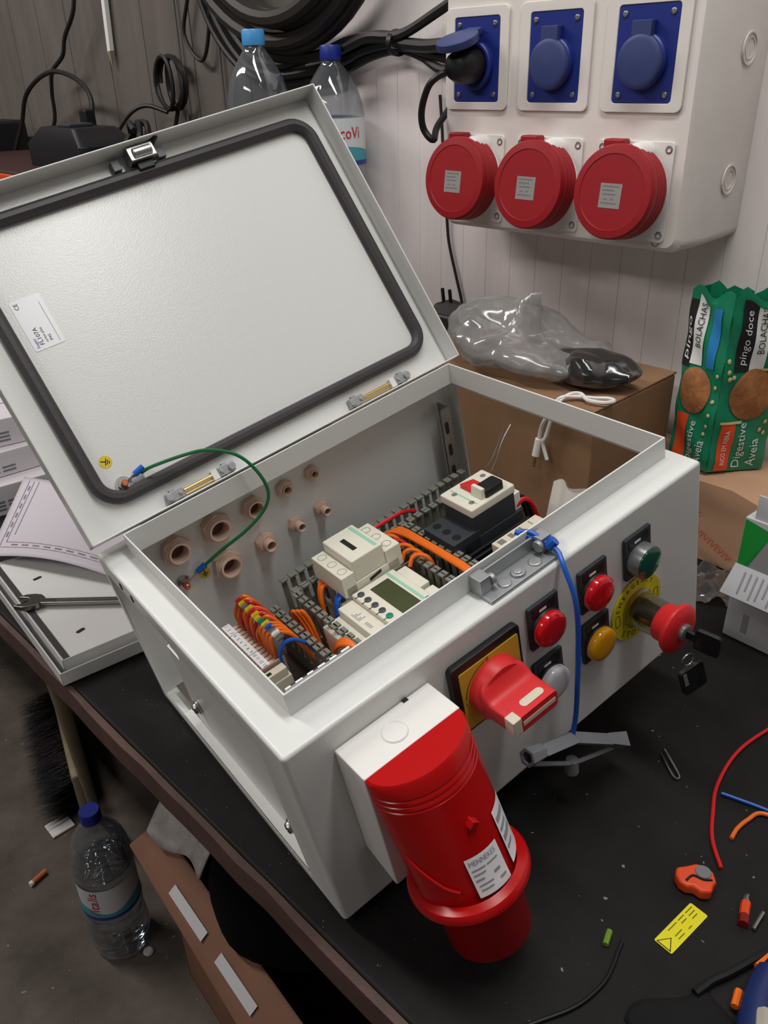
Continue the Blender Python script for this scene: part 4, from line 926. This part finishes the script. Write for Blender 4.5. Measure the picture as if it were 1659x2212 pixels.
# black adapters by the wall
ad = thing('power_adapter', 'black mains adapter with two bare prongs leaning by the wall behind the lid corner', 'adapter', T((.715, .50, .2100)))
MB().hexa([(-.02, -.045, 0), (.02, -.045, 0), (.02, .025, 0), (-.02, .025, 0)], [(-.02, -.042, .012), (.02, -.042, .012), (.02, .020, .020), (-.02, .020, .020)]).build('adapter_body', M_blackp, ad, bevel=.005, seg=3)
for k in (0, 1): m = MB(); m.cyl((0, .002 + k * .014, .012), (-.002, .004 + k * .014, .038), .0026, None, 8); m.build('prong', M_blackp, ad)
ad2 = thing('black_adapter', 'black adapter block lying on the cardboard box behind the collar corner', 'adapter', T((.655, .455, .2100)))
MB().box(-.03, .03, -.055, .03, 0, .030).build('adapter_body', M_blackp, ad2, bevel=.006, seg=3); MB().tube([(-.01, .03, .015), (-.01, .06, .03), (.02, .08, .02), (.06, .075, .0)], .003, 6, 0, 5).build('cord', M_blackp, ad2)
# brown paper parcel
pcl = thing('paper_parcel', 'brown paper parcel with red printing under the green biscuit pack', 'parcel', T((.66, -.12, 0)))
def pf(u, v): return None
m = MB(); secs = []
for i in range(9):
    t = i / 8; q = .004 * math.sin(t * 14)
    secs.append([(q, t * .30, .001), (.108, t * .30, .001), (.108, t * .30, .100 + q * .3), (.055, t * .30, .103 - q * .2), (.006 + q, t * .30, .096 + q)])
m.loft(secs); m.build('wrapped_parcel', M_kraft, pcl, smooth=20)
M_redp = mat('red_parcel_print', (196, 84, 60), .7)
pr = MB()
for yy, zz, a in ((.09, .055, -.5), (.155, .03, -.5), (.03, .085, -.5), (.2, .075, -.5)):
    pr.X = frame((-.0048, yy, zz), (0, -math.cos(a), math.sin(a)), (0, math.sin(a), math.cos(a)), (-1, 0, 0)); pr.text('HANDLE WITH CARE' if 0 else 'VIVIVIVIV', .013, 0, 0, 0, 0, 'CENTER')
for yy in (.27, .22, .06): pr.X = frame((.03, yy, .1038), (0, -1, 0), (1, 0, 0), (0, 0, 1)); pr.text('VIVIVI', .010, 0, 0, 0, 0, 'CENTER')
pr.build('red_printing', M_redp, pcl)
# biscuit pack: two rounded rolls side by side
M_gr = mat('green_wrapper', (28, 128, 92), .28, bump=.25, bscale=35); M_bis = mat('biscuit_brown', (166, 108, 62), .75, bump=1.0, bscale=160, var=.3, vscale=90)
M_oat = mat('oat_print', (206, 186, 130), .5); M_orr = mat('orange_band', (226, 82, 46), .35); M_blu2 = mat('blue_print', (42, 130, 190), .4); M_wp = mat('white_print', (226, 228, 224), .4)
bk = thing('biscuit_pack', 'green biscuit pack with two rolls and printed oat biscuits, standing on the parcel', 'biscuit pack', T((.70, .045, .1045)))
BH = .206
def roll(y0, x0, y1, x1, bulge, name, lay):
    """front face from (x0,y0) to (x1,y1), local frame of the pack"""
    a, b = Vector((x0, y0, 0)), Vector((x1, y1, 0)); d = (b - a); L = d.length; d.normalize(); nn = Vector((0, 0, 1)).cross(d); 
    if nn.x > 0: nn = -nn
    def P(u, v, off=0.0):
        e = 1 - (2 * v - 1) ** 8 * .9
        c = bulge * (4 * u * (1 - u)) ** .6 * e
        wob = .0016 * math.sin(v * 23 + u * 7) * (1 if .04 < v < .96 else 0)
        return a + d * (L * u) + nn * (c + wob + off) + Vector((0, 0, BH * v + (.006 * math.sin(u * 9) if v > .95 else 0)))
    m = MB(); m.grid(lambda u, v: P(u, v), 14, 36, 0)
    bk_ = -nn * .030
    m.grid(lambda u, v: P(1 - u, v) + bk_ - nn * (2 * bulge * (4 * u * (1 - u)) ** .6 * 0), 6, 12, 0)
    for us in (0, 1): m.grid(lambda u, v: P(us, v) + bk_ * u, 2, 12, 0)
    o = m.build('roll_wrapper', M_gr, bk, smooth=50)
    def patch(u0, u1, v0, v1, mi_, name, off=.0012, tx=None, n=6):
        q = MB(); q.grid(lambda u, v: P(u0 + (u1 - u0) * u, v0 + (v1 - v0) * v, off), n, n * 2, 0)
        ms_ = [mi_]
        if tx:
            for body, c0, c1, d0, d1, mm in tx:
                tv, tf = text_mesh(body, 1.0, 'CENTER', .15 if body[0].islower() else 0); xs = [k[0] for k in tv]; ys = [k[1] for k in tv]; xa, xb, ya, yb = min(xs), max(xs), min(ys), max(ys)
                pts = [P(d1 + (d0 - d1) * (k[1] - ya) / (yb - ya), c0 + (c1 - c0) * (k[0] - xa) / (xb - xa), off + .0010) for k in tv]
                if mm not in ms_: ms_.append(mm)
                q.add(pts, tf, ms_.index(mm))
        return q.build(name, ms_, o, smooth=50)
    def disc(uc, vc, ru, rv, m_, name, off=.0014, dome=.002):
        q = MB(); k = 28; pts = [P(uc, vc, off + dome)]
        for r_ in (.5, .85, 1.0): pts += [P(uc + ru * r_ * math.cos(2 * math.pi * i / k), vc + rv * r_ * math.sin(2 * math.pi * i / k), off + dome * (1 - r_ ** 3)) for i in range(k)]
        f_ = [(0, 1 + i, 1 + (i + 1) % k) for i in range(k)]
        for r_ in (0, 1): f_ += [(1 + r_ * k + i, 1 + (r_ + 1) * k + i, 1 + (r_ + 1) * k + (i + 1) % k, 1 + r_ * k + (i + 1) % k) for i in range(k)]
        q.add(pts, f_); return q.build(name, m_, o, smooth=40)
    lay(patch, disc)
def lay_wide(patch, disc):
    patch(.14, .40, .60, .96, M_ink, 'black_panel', tx=[('pingo doce', .635, .93, .20, .35, M_wp)])
    patch(.40, .64, .60, .96, M_wp, 'white_panel', tx=[('BOLACHAS', .70, .94, .46, .58, M_ink)])
    patch(.80, .97, .64, .95, M_blu2, 'blue_panel', tx=[('IIIIIIII', .66, .94, .84, .92, M_wp)])
    disc(.52, .465, .36, .148, M_bis, 'printed_biscuit')
    patch(.10, .34, .010, .31, M_orr, 'orange_band', tx=[('RICO EM FIBRA', .05, .26, .18, .26, M_wp)])
    patch(.40, .41, .02, .03, M_gr, 'lettering', .001, tx=[('Digestive', .03, .30, .40, .58, M_wp), ('Aveia', .03, .20, .64, .80, M_wp)])
    for u, v in ((.86, .30), (.92, .36), (.80, .25), (.88, .23), (.07, .60), (.1, .56), (.16, .57), (.93, .60), (.05, .66)): disc(u, v, .030, .014, M_oat, 'printed_oat', .0012, .0006)
    patch(.62, .90, .60, .615, M_oat, 'printed_straw', .0022); patch(.06, .44, .300, .315, M_oat, 'printed_straw', .0022)
def lay_narrow(patch, disc):
    patch(.03, .22, .58, .95, M_ink, 'black_panel', tx=[('pingo', .62, .86, .06, .19, M_wp)])
    patch(.22, .50, .60, .955, M_wp, 'white_panel', tx=[('BOLACHAS', .70, .94, .30, .44, M_ink)])
    patch(.62, .82, .60, .93, M_blu2, 'blue_panel')
    disc(.44, .455, .38, .135, M_bis, 'printed_biscuit')
    patch(.12, .40, .02, .31, M_orr, 'orange_band')
    patch(.50, .51, .02, .03, M_gr, 'lettering', .001, tx=[('Digestive', .03, .28, .46, .64, M_wp), ('Aveia', .04, .18, .68, .86, M_wp)])
    for u, v in ((.88, .34), (.9, .42), (.84, .27), (.9, .50), (.93, .57), (.80, .22)): disc(u, v, .035, .012, M_oat, 'printed_oat', .0012, .0006)
roll(.079, -.006, .0245, -.018, .003, 'left', lay_narrow)
roll(.0240, -.018, -.018, .036, .003, 'right', lay_wide)
# white and green carton at the right edge
wc = thing('component_carton', 'white and green carton with a printed leaflet at the right edge of the bench', 'carton', T((.542, -.037, 0)) @ Matrix.Rotation(math.radians(-4), 4, 'Z'))
M_wcard = mat('white_carton', (196, 196, 198), .5); M_greenc = mat('bright_green_print', (34, 150, 62), .45); M_card_in = mat('grey_carton_inside', (150, 148, 150), .6)
MB().box(0, .06, -.11, 0, 0, .1405).build('carton_body', M_wcard, wc, bevel=.001)
MB().box(.002, .0036, -.072, -.008, .1405, .166).build('top_tab', M_wcard, wc, bevel=.0004)
gc = MB(); gc.add([(-.0004, -.0008, .1385), (-.0004, -.0008, .060), (-.0004, -.0300, .1325)], [(0, 1, 2)]); gc.build('green_print', M_greenc, wc)
gc = MB(); gc.add([(-.0004, -.0310, .1325), (-.0004, -.0025, .0800), (-.0004, -.1090, .0800), (-.0004, -.1090, .1325)], [(0, 1, 2, 3)]); gc.build('grey_print', M_card_in, wc)
lf = MB(); A_, B_, C_, D_ = (-.001, .000, .088), (-.001, -.110, .088), (-.016, -.108, .058), (-.016, .004, .058)
lf.hexa([A_, B_, C_, D_], [(p[0] - .0005, p[1], p[2] + .0004) for p in (A_, B_, C_, D_)]); lfo = lf.build('printed_leaflet', M_wcard, wc, label='white leaflet with fine print')
pr = MB()
for k in range(14):
    u = .012 + k * .0062 + (.010 if k > 6 else 0)
    v0, v1 = .15, (.85, .7, .9)[k % 3]; P2 = lambda uu, v: (-.001 - .015 * v - .0012, -uu, .088 - .030 * v + .0010)
    pr.quad(P2(u, v0), P2(u + .0016, v0), P2(u + .0016, v1), P2(u, v1))
pr.build('fine_print', M('faint_print'), lfo)
MB().box(-.0006, -.0001, -.024, -.018, .012, .034).build('dark_print', M('faint_print'), wc)
fm = MB()
def ff(u, v): p = Vector((.56 + .075 * u + .03 * v, .045 - .075 * v + .02 * u, .001)); p.z += abs(noise.noise(p * 45)) * .022; return p
fm.grid(ff, 22, 22); tag(fm.build('plastic_scrap', clear('scrap_film', (190, 190, 190), .08, .35, ((150, 148, 146), .15)), smooth=20), 'crumpled clear film lying between the box end and the white carton', 'film')
# white paper packet seen through the open right end
pk = MB(); pk.grid(lambda u, v: Vector((.455 + .012 * v + .004 * math.sin(u * 9), .137 - .042 * u, .098 + .050 * v + .004 * math.sin(u * 7))), 10, 8); pk.grid(lambda u, v: Vector((.470 + .006 * math.sin(u * 9), .137 - .042 * u, .098 + .050 * v)), 10, 8); pk.box(.452, .474, .092, .140, .0005, .101)
tag(pk.build('paper_packet', mat('white_paper_packet', (224, 220, 212), .6), smooth=40), 'white paper packet standing just outside the open right end', 'packet')

# ================================================================== LEFT OF THE BOX: cover trays, wrench, drawing, cartons
tx = math.atan2(-.012, .09)
TRF = lambda z: frame((.0105, .388, z), (math.cos(-.10), math.sin(-.10), 0), (.085, .9964, 0), (0, 0, 1))
def tray(X, L, Wd, h, label, hole):
    t = thing('cover_tray', label, 'cover plate', X, 'grey steel cover trays on the bench')
    m = MB(); m.box(0, L, 0, Wd, 0, .0014); m.box(0, .0014, 0, Wd, 0, h); m.box(L - .0014, L, 0, Wd, 0, h); m.box(0, L, 0, .0014, 0, h); m.box(0, L, Wd - .0014, Wd, 0, h)
    m.build('tray', paint, t, bevel=.0006)
    g = MB(); gx = .006
    for a, b, c, d in ((gx, gx + .008, gx, Wd - gx), (L - gx - .008, L - gx, gx, Wd - gx), (gx, L - gx, gx, gx + .008), (gx, L - gx, Wd - gx - .008, Wd - gx)): g.box(a, b, c, d, .0014, .0045)
    g.build('seal', M_gasket, t, label='black foam seal')
    if hole:
        for a, b in ((.042, .035), (.042, .205)): MB().at(T((a, b, .0014))).prism([(x * 1.0, y_) for x, y_ in rrect(-.0045, .0045, -.0022, .0022, .002)], 0, .0006).build('slot', M_ink, t)
    return t
tray(TRF(.0015), .135, .262, .0155, 'larger grey steel tray at the bottom, hanging over the bench edge', False)
X2 = TRF(.0) @ T((.0085, .016, .0045))
t2 = thing('cover_tray', 'smaller grey steel tray with two slots, nested in the larger one under the wrench', 'cover plate', X2, 'grey steel cover trays on the bench')
m = MB(); m.box(.0, .125, 0, .238, .0125, .0139); m.box(0, .0014, 0, .238, 0, .0155); m.box(0, .125, 0, .0014, 0, .0155); m.box(.1236, .125, 0, .238, 0, .0155); m.box(0, .125, .2366, .238, 0, .0155); m.build('tray', paint, t2, bevel=.0006)
MB().box(.0022, .0085, .002, .236, .0139, .0150).build('seal', M_gasket, t2, label='black foam seal')
for a, b, rt in ((.034, .040, .3), (.034, .175, .2)): MB().at(T((a, b, .0139)) @ Matrix.Rotation(rt, 4, 'Z')).prism(rrect(-.0052, .0052, -.0024, .0024, .0022), 0, .0003).build('slot', M_ink, t2)
# combination wrench
WZ = .0215
wv = Vector((.062, -.060, 0)).normalized()
wr = thing('open_end_wrench', 'chrome open-end wrench lying across the cover tray', 'wrench', frame((.040, .5225, WZ), wv, (-wv.y, wv.x, 0), (0, 0, 1)))
M_chr = mat('dull_chrome', (140, 138, 134), .3, 1.0)
hdp = [(.016, .006), (.010, .0115), (.002, .0130), (-.007, .0118), (-.0125, .0085), (-.0140, .0062), (-.004, .0050), (-.001, .0030), (-.0005, 0), (-.001, -.0030), (-.004, -.0058), (-.0150, -.0085), (-.0125, -.0115), (-.004, -.0135), (.006, -.0120), (.013, -.0080)]
MB().prism([(x, y_) for x, y_ in hdp][::-1], 0, .0060).build('jaw', M_chr, wr, bevel=.0010)
MB().box(.012, .120, -.0048, .0048, .0008, .0052).build('shank', M_chr, wr, bevel=.0014, seg=3)
m = MB().at(T((.125, 0, 0))); m.ring(circ(.0105, 24), circ(.0065, 24), 0, .0065); m.build('ring_end', M_chr, wr, bevel=.001)
MB().box(.030, .108, -.0026, .0026, .0052, .0054).build('recess', mat('recess_grey', (96, 94, 92), .5, .6), wr)
# paper drawing
M_paper = mat('drawing_paper', (196, 190, 198), .6); M_line = mat('drawing_lines', (140, 132, 146), .6)
def ppf(u, v):
    a = Vector((.046, .655, .030)); b = Vector((.132, .480, .032)); c = Vector((.240, .600, .040)); d = Vector((.155, .790, .036))
    p = a.lerp(b, u).lerp(d.lerp(c, u), v); p.z += .022 * (1 - v) ** 2 * (.4 + .6 * (1 - u)) * 0 + .012 * math.sin(math.pi * u) * (1 - v) - .004 + .018 * v
    return p
pp = MB(); pp.grid(ppf, 24, 16, 0)
def seg(u0, v0, u1, v1, w):
    n = 12; d = Vector((u1 - u0, v1 - v0)).normalized(); q = Vector((-d.y, d.x)) * w
    for k in range(n):
        t0, t1 = k / n, (k + 1) / n; pts = []
        for t, s in ((t0, -1), (t1, -1), (t1, 1), (t0, 1)):
            z = ppf(u0 + (u1 - u0) * t + q.x * s, v0 + (v1 - v0) * t + q.y * s); pts.append(z + Vector((0, 0, .0005)))
        pp.quad(*pts, 1)
for uv in ((.06, .10, .95, .10), (.10, .16, .95, .16), (.06, .10, .06, .95), (.10, .16, .10, .95), (.14, .25, .14, .95)): seg(*uv, .002)
for k in range(9): seg(.15 + k * .085, .13, .20 + k * .085, .13, .007)
for k in range(6): seg(.08, .22 + k * .12, .08, .28 + k * .12, .006)
po = pp.build('paper_drawing', [M_paper, M_line], smooth=60); sm = po.modifiers.new('sheet', 'SOLIDIFY'); sm.thickness = .0003
tag(po, 'printed drawing sheet on white paper curling over the cover tray', 'paper')
# small white cartons
def carton(x, y_, z, dx, dy, dz, rz, label, lines):
    t = thing('small_carton', label, 'carton', T((x, y_, z)) @ Matrix.Rotation(rz, 4, 'Z'), 'small white cartons stacked behind the lid')
    MB().box(0, dx, 0, dy, 0, dz).build('carton_body', mat('off_white_carton', (206, 200, 204), .6) if 'off_white_carton' not in MATS else M('off_white_carton'), t, bevel=.0015)
    pr = MB()
    for k in range(lines):
        pr.box(.006 + .022 * (k % 2), .024 + .022 * (k % 2), -.0003, 0, dz * .18 + (k // 2) * .0055, dz * .18 + (k // 2) * .0055 + .0028)
        pr.box(-.0003, 0, .010 + .02 * (k % 3), .026 + .02 * (k % 3), dz * .25 + (k // 3) * .008, dz * .25 + (k // 3) * .008 + .003)
    pr.build('fine_print', M_grey, t); MB().box(dx * .1, dx * .9, dy * .49, dy * .51, dz, dz + .0003).build('flap_seam', M_grey, t)
carton(.100, .800, 0, .125, .16, .044, -.12, 'small white carton at the bottom of the stack beside the paper drawing', 6)
carton(.112, .825, .0445, .115, .14, .036, -.06, 'small white carton in the middle of the stack beside the paper drawing', 4)
carton(.120, .845, .0810, .110, .13, .040, -.16, 'small white carton on top of the stack, beside the lid', 6)
carton(.300, .90, 0, .11, .14, .08, .1, 'white carton standing behind the stack of small cartons', 4)

# ================================================================== ON THE BENCH AT THE RIGHT
def bcable(name, pts, r, m, label, k=6): return tag(MB().tube([(p[0], p[1], r + .0005 + (p[2] if len(p) > 2 else 0)) for p in pts], r, 8, 0, k).build(name, m), label, 'wire')
bcable('red_wire', [(.263, -.172), (.283, -.155), (.308, -.143), (.338, -.132), (.384, -.127), (.431, -.134), (.50, -.152)], .0016, M_wred, 'red wire curving over the black bench at the right edge')
bcable('blue_wire', [(.332, -.1385), (.336, -.153), (.341, -.174), (.344, -.20)], .0014, M_wblue, 'short blue wire ending at the red wire')
bcable('orange_wire', [(.294, -.165), (.306, -.164), (.320, -.166), (.335, -.172), (.340, -.20)], .0017, M_orange, 'orange wire with two ends next to the blue wire')
bcable('black_lead', [(.05, -.130), (.074, -.142), (.100, -.154), (.124, -.158), (.140, -.156), (.151, -.153), (.16, -.151)], .0014, M_blackp, 'thin black lead curving along the bench near the camera')
bcable('black_lead', [(.160, -.204), (.168, -.206), (.176, -.208), (.19, -.214), (.222, -.225)], .003, M_blackp, 'short black lead end beside the blue handled tool')
# orange glue-tape like blob: crumpled orange tape roll
og = thing('cable_stripper', 'small orange cable stripper lying on the black bench above the yellow sticker', 'tool', T((.2370, -.1650, .0005)) @ Matrix.Rotation(-.75, 4, 'Z') @ Matrix.Scale(.78, 4))
M_orp = mat('orange_rubber', (226, 76, 34), .4)
MB().prism([(-.019, .004), (-.016, .012), (-.006, .013), (.004, .015), (.013, .012), (.017, .004), (.016, -.006), (.011, -.011), (.008, -.017), (-.002, -.016), (-.006, -.010), (-.013, -.009), (-.018, -.004)][::-1], 0, .013).build('handle_body', M_orp, og, bevel=.003, seg=3)
MB().at(T((.007, .004, .013))).lathe([(.0075, 0), (.0070, .0012), (0, .0014)], 24).build('grey_dial', M_grey, og)
MB().tube([(-.012, -.004, .0135), (-.004, .001, .0137), (.004, -.004, .0137), (.012, -.005, .0135)], .0011, 6, 0, 4).build('groove', M_blackp, og)
# yellow sticker
ys = thing('warning_sticker', 'yellow warning sticker with a black triangle lying on the black bench', 'sticker', frame((.1985, -.1745, .0006), (1, 0, 0), (0, 1, 0), (0, 0, 1)) @ Matrix.Rotation(math.radians(-5), 4, 'Z'))
m = MB(); m.prism(rrect(-.0222, .0222, -.0070, .0070, .0012), 0, .0003, 0)
m.add([(-.0215, -.0058, .0004), (-.0215, .0058, .0004), (-.0118, 0, .0004)], [(0, 2, 1)], 1); m.add([(-.0208, -.0046, .0005), (-.0208, .0046, .0005), (-.0130, 0, .0005)], [(0, 2, 1)], 0)
for k in range(4):
    for j, (a, b) in enumerate(((-.009, .001), (.003, .010), (.012, .020))):
        if (k * 3 + j) % 4 != 3: m.box(a, b - .001 * k, .0042 - k * .0028, .0050 - k * .0028, .0003, .0004, 2)
m.build('printed_sticker', [mat('bright_yellow_sticker', (232, 222, 20), .35), M_ink, mat('sticker_print', (120, 110, 20), .6)], ys)
# small pliers and a blue handled tool, cropped by the frame
pl = thing('small_cutter', 'small cutter with orange grips and bright jaws at the right edge of the bench', 'cutter', T((.2390, -.2015, 0)) @ Matrix.Rotation(.15, 4, 'Z') @ Matrix.Scale(.66, 4))
MB().tube([(-.006, 0, .006), (.004, .002, .006), (.012, .003, .006)], .0052, 8, 0, 4).build('grip', M_orp, pl); MB().tube([(-.016, -.002, .006), (-.010, -.001, .006), (-.005, 0, .006)], .0055, 8, 0, 4).build('grip', mat('dark_red_grip', (120, 20, 14), .5), pl)
MB().tube([(.011, .003, .006), (.018, .005, .006), (.024, .004, .005)], lambda t: .0046 - .003 * t, 8, 0, 4).build('jaw', M_steel, pl); MB().tube([(-.014, -.012, .004), (.0, -.0135, .004), (.012, -.0150, .004)], .0022, 8, 0, 4).build('jaw', M_steel, pl)
bl = thing('blue_handled_tool', 'blue and grey tool handle with orange rings at the lower right corner', 'tool', frame((.178, -.238, .013), Vector((.8, .05, 0)).normalized(), Vector((-.05, .8, 0)).normalized(), (0, 0, 1)))
M_bt = mat('blue_tool_plastic', (26, 42, 92), .4)
MB().tube([(-.045, -.012, 0), (-.02, -.004, 0), (.002, .001, 0), (.022, .002, 0)], lambda t: .0125 - .003 * t, 12, 0, 5).build('handle', M_bt, bl); MB().tube([(-.045, -.017, .006), (-.024, -.010, .008), (-.012, -.006, .006)], .0075, 10, 0, 5).build('grip_inlay', mat('pale_grip', (170, 164, 150), .5), bl)
MB().tube([(.020, .002, 0), (.032, .002, -.001), (.05, .0, -.003)], .0072, 10, 0, 4).build('neck', M_blackp, bl); MB().cyl((-.010, .012, -.006), (.002, .014, -.006), .0026, None, 8).build('ring', M_orange, bl); MB().cyl((.020, .010, .001), (.034, .006, .001), .0030, None, 8).build('ring', M_orange, bl)
bf = MB(); bf.grid(lambda u, v: Vector((.105 + .055 * u + .01 * v, -.215 + .035 * v + .006 * math.sin(u * 6) - .02 * u, .0015 + .006 * math.sin(u * 3.1) * math.sin(v * 3.1))), 12, 8)
bfo = bf.build('black_rag', mat('black_cloth', (14, 13, 14), .9), smooth=60); sm = bfo.modifiers.new('thick', 'SOLIDIFY'); sm.thickness = .001
tag(bfo, 'flat piece of black cloth at the bottom edge of the bench', 'cloth')
# paper clip like clear clip
tag(MB().tube([(.345, -.080, .0015), (.336, -.092, .0015), (.325, -.105, .0015), (.321, -.103, .0015), (.327, -.094, .0015), (.338, -.081, .0015)], .0011, 6, 0, 5).build('clear_clip', clear('clip_clear', (180, 180, 180), .1, .5), ), 'small clear plastic clip lying on the bench right of the panel key', 'clip')
tag(MB().cyl((.160, -.141, .003), (.149, -.1445, .003), .0022, None, 8).build('sleeve_scrap', mat('green_yellow_sleeve', (110, 150, 40), .5)), 'short green and yellow insulation scrap on the bench', 'scrap')
# sawdust and crumbs
M_crumb = mat('pale_crumbs', (140, 128, 106), .7)
cr = MB(); rr = random.Random(3)
def crumb(x, y_, z, s, mi=0):
    cr.X = T((x, y_, z)) @ Matrix.Rotation(rr.uniform(0, 3), 4, 'Z'); a, b, c = s * rr.uniform(.5, 1.4), s * rr.uniform(.4, .8), s * rr.uniform(.15, .35)
    cr.hexa([(-a, -b, 0), (a, -b * .6, 0), (a * .8, b, 0), (-a * .7, b * .8, 0)], [(-a * .7, -b * .6, c), (a * .6, -b * .4, c), (a * .5, b * .6, c), (-a * .5, b * .5, c)], mi)
for k in range(110):
    x, y_ = rr.uniform(.03, .62), rr.uniform(-.24, .0)
    crumb(x, y_, .0003, rr.choice((.0003, .0004, .0006, .0009)))
for k in range(40): crumb(rr.uniform(.022, .07), rr.uniform(-.05, .37), .0003, rr.choice((.0003, .0004, .0006)))
for a, b, s in ((.215, -.1185, .0018), (.182, -.124, .0016), (.165, -.132, .0010), (.115, -.133, .0018), (.33, -.083, .0013), (.36, -.060, .0014)): crumb(a, b, .0003, s)
cro = cr.build('crumbs', M_crumb, smooth=0); tag(cro, 'pale crumbs and swarf scattered over the black bench', 'crumbs'); cro['kind'] = 'stuff'
cr = MB()
for k in range(260): crumb(rr.uniform(-.4, .5), rr.uniform(.3, 2.2), FZ + .0003, rr.choice((.0015, .002, .003)))
cro = cr.build('floor_grit', M_crumb, smooth=0); tag(cro, 'pale grit scattered over the concrete floor', 'grit'); cro['kind'] = 'stuff'

# ================================================================== UNDER THE BENCH
# broom
br = thing('broom', 'broom with a pale wooden handle and black bristles leaning under the bench edge', 'broom', T((.16, 1.0, FZ)))
oB = Vector((.16, 1.0, FZ))
MB().cyl(Vector((.1715, .925, FZ + .03)) - oB, Vector((.040, .515, -.060)) - oB, .0095, .0095, 14).build('handle', M_wood, br)
hb0, hb1 = Vector((.255, 1.245, FZ + .055)), Vector((.165, .955, FZ + .055))
dh = (hb1 - hb0).normalized(); sdv = Vector((-dh.y, dh.x, 0))
if sdv.x > 0: sdv = -sdv
m = MB(); m.X = frame(hb0 - oB, dh, sdv, dh.cross(sdv)); Lh = (hb1 - hb0).length
m.box(0, Lh, -.006, .012, -.05, .05); m.build('head', M_wood, br, bevel=.006)
bs_ = MB(); rr = random.Random(5); zx = dh.cross(sdv)
for k in range(1500):
    a = rr.uniform(0.005, Lh - .005); z = rr.uniform(-.045, .045); b0 = hb0 + dh * a + zx * z + sdv * .010
    tip = b0 + sdv * rr.uniform(.055, .085) + dh * rr.uniform(-.004, .03) + zx * rr.uniform(-.012, .012)
    if tip.z < FZ + .002: tip.z = FZ + .002
    n2 = dh * .0012; q = zx * .0012
    bs_.add([b0 - oB + n2, b0 - oB - n2, b0 - oB + q, tip - oB], [(0, 1, 3), (1, 2, 3), (2, 0, 3)])
bo = bs_.build('bristles', mat('black_bristle', (16, 15, 15), .5), br, smooth=0); bo['kind'] = 'stuff'
tag(MB().box(.090, .135, .945, .985, FZ + .0005, FZ + .006).build('white_scrap', M_whitep, bevel=.002), 'flat white plastic scrap on the floor at the broom bristles', 'scrap')
cg_ = thing('cigarette_end', 'orange cigarette end lying on the concrete floor', 'cigarette', frame((.037, .88, FZ + .006), Vector((.8, .2, 0)).normalized(), Vector((-.2, .8, 0)).normalized(), (0, 0, 1)))
MB().cyl((-.018, 0, 0), (.010, 0, 0), .005, None, 10).build('filter', mat('filter_orange', (186, 110, 62), .7), cg_); MB().cyl((-.024, 0, 0), (-.018, 0, 0), .0052, None, 10).build('tip', M_label, cg_)
tag(MB().at(T((.100, .610, FZ))).lathe([(.008, .0005), (.009, .003), (.006, .006), (0, .006)], 12).build('pebble', mat('pale_pebble', (190, 184, 176), .7)), 'pale round pebble on the floor beside the bottle foot', 'pebble')
# open carton with white sheet and black bag
oc = thing('open_carton', 'open brown carton with white address labels under the bench', 'carton', T((.086, .10, FZ)) @ Matrix.Rotation(math.radians(-5.5), 4, 'Z'))
M_card2 = mat('dull_cardboard', (128, 92, 72), .75, bump=.15, bscale=50, var=.12, vscale=12)
m = MB(); hC = -.40 - FZ; cL = .43
m.box(0, .004, 0, cL, 0, hC); m.box(.32, .324, 0, cL, 0, hC); m.box(0, .324, 0, .004, 0, hC); m.box(0, .324, cL - .004, cL, 0, hC); m.box(0, .324, 0, cL, 0, .004); m.build('carton_walls', M_card2, oc)
m = MB(); m.hexa([(-.002, 0, hC - .002), (.002, 0, hC + .001), (.002, cL, hC + .001), (-.002, cL, hC - .002)], [(-.050, -.02, hC - .036), (-.048, -.02, hC - .033), (-.036, cL + .020, hC - .033), (-.038, cL + .020, hC - .036)]); fp = m.build('flap', M_card2, oc)
for y0, y1 in ((.120, .205), (.240, .330)):
    m = MB(); m.add([(-.022 - .011 * s, y0 + (y1 - y0) * t, hC - .0155 - .0082 * s + .0030) for s, t in ((0, 0), (1, 0), (1, 1), (0, 1))], [(0, 1, 2, 3)]); m.build('address_label', M_wcard, oc)
m = MB()
def blob(c, r, amp, fr, seed, nu=40, nv=24, sq=1.0):
    c, r = Vector(c), Vector(r)
    def fn(u, v):
        a, e = 2 * math.pi * u, math.pi * v; n = Vector((math.sin(e) * math.cos(a), math.sin(e) * math.sin(a), math.cos(e)))
        k = 1 + amp * noise.noise(n * fr + Vector((seed, seed * 2, 0))); return c + Vector((n.x * r.x, n.y * r.y, n.z * r.z)) * k
    return fn
m.grid(blob((.215, .295, -.372), (.125, .128, .080), .08, 1.6, 3), 40, 24); tag(m.build('black_bag', mat('black_nylon', (9, 9, 10), .95, spec=.1), smooth=60), 'bulging black bag in the open carton under the bench', 'bag')
m = MB(); m.grid(lambda u, v: Vector((.112 + .13 * u + .008 * math.sin(v * 5), .395 + .115 * v, -.352 + .040 * math.sin(math.pi * u * .8) + .008 * math.sin(v * 7 + u * 4) - .035 * (1 - u) ** 2)), 16, 14)
wo = m.build('white_cloth', mat('dirty_white_cloth', (214, 210, 206), .85, col2=(150, 146, 142), vscale=14), smooth=60); sm = wo.modifiers.new('thick', 'SOLIDIFY'); sm.thickness = .003; tag(wo, 'dirty white cloth with dark smudges hanging over the carton rim', 'cloth')
sk = MB(); sk.box(0, .032, -.006, .006, -.004, .004); tag(sk.build('white_tag', M_label, matrix=frame((.140, .325, -.318), (.8, -.5, 0), (.5, .8, 0), (0, 0, 1)), bevel=.001), 'small white tag lying on the black bag', 'tag')
# clear film on the floor near the carton
m = MB(); m.grid(blob((.050, .325, FZ + .045), (.040, .060, .045), .8, 3.5, 8), 40, 24); tag(m.build('clear_film', clear('floor_film', (205, 205, 208), .06, .35, ((150, 150, 155), .12)), smooth=20), 'crumpled clear film on the floor at the bottom of the picture', 'film')
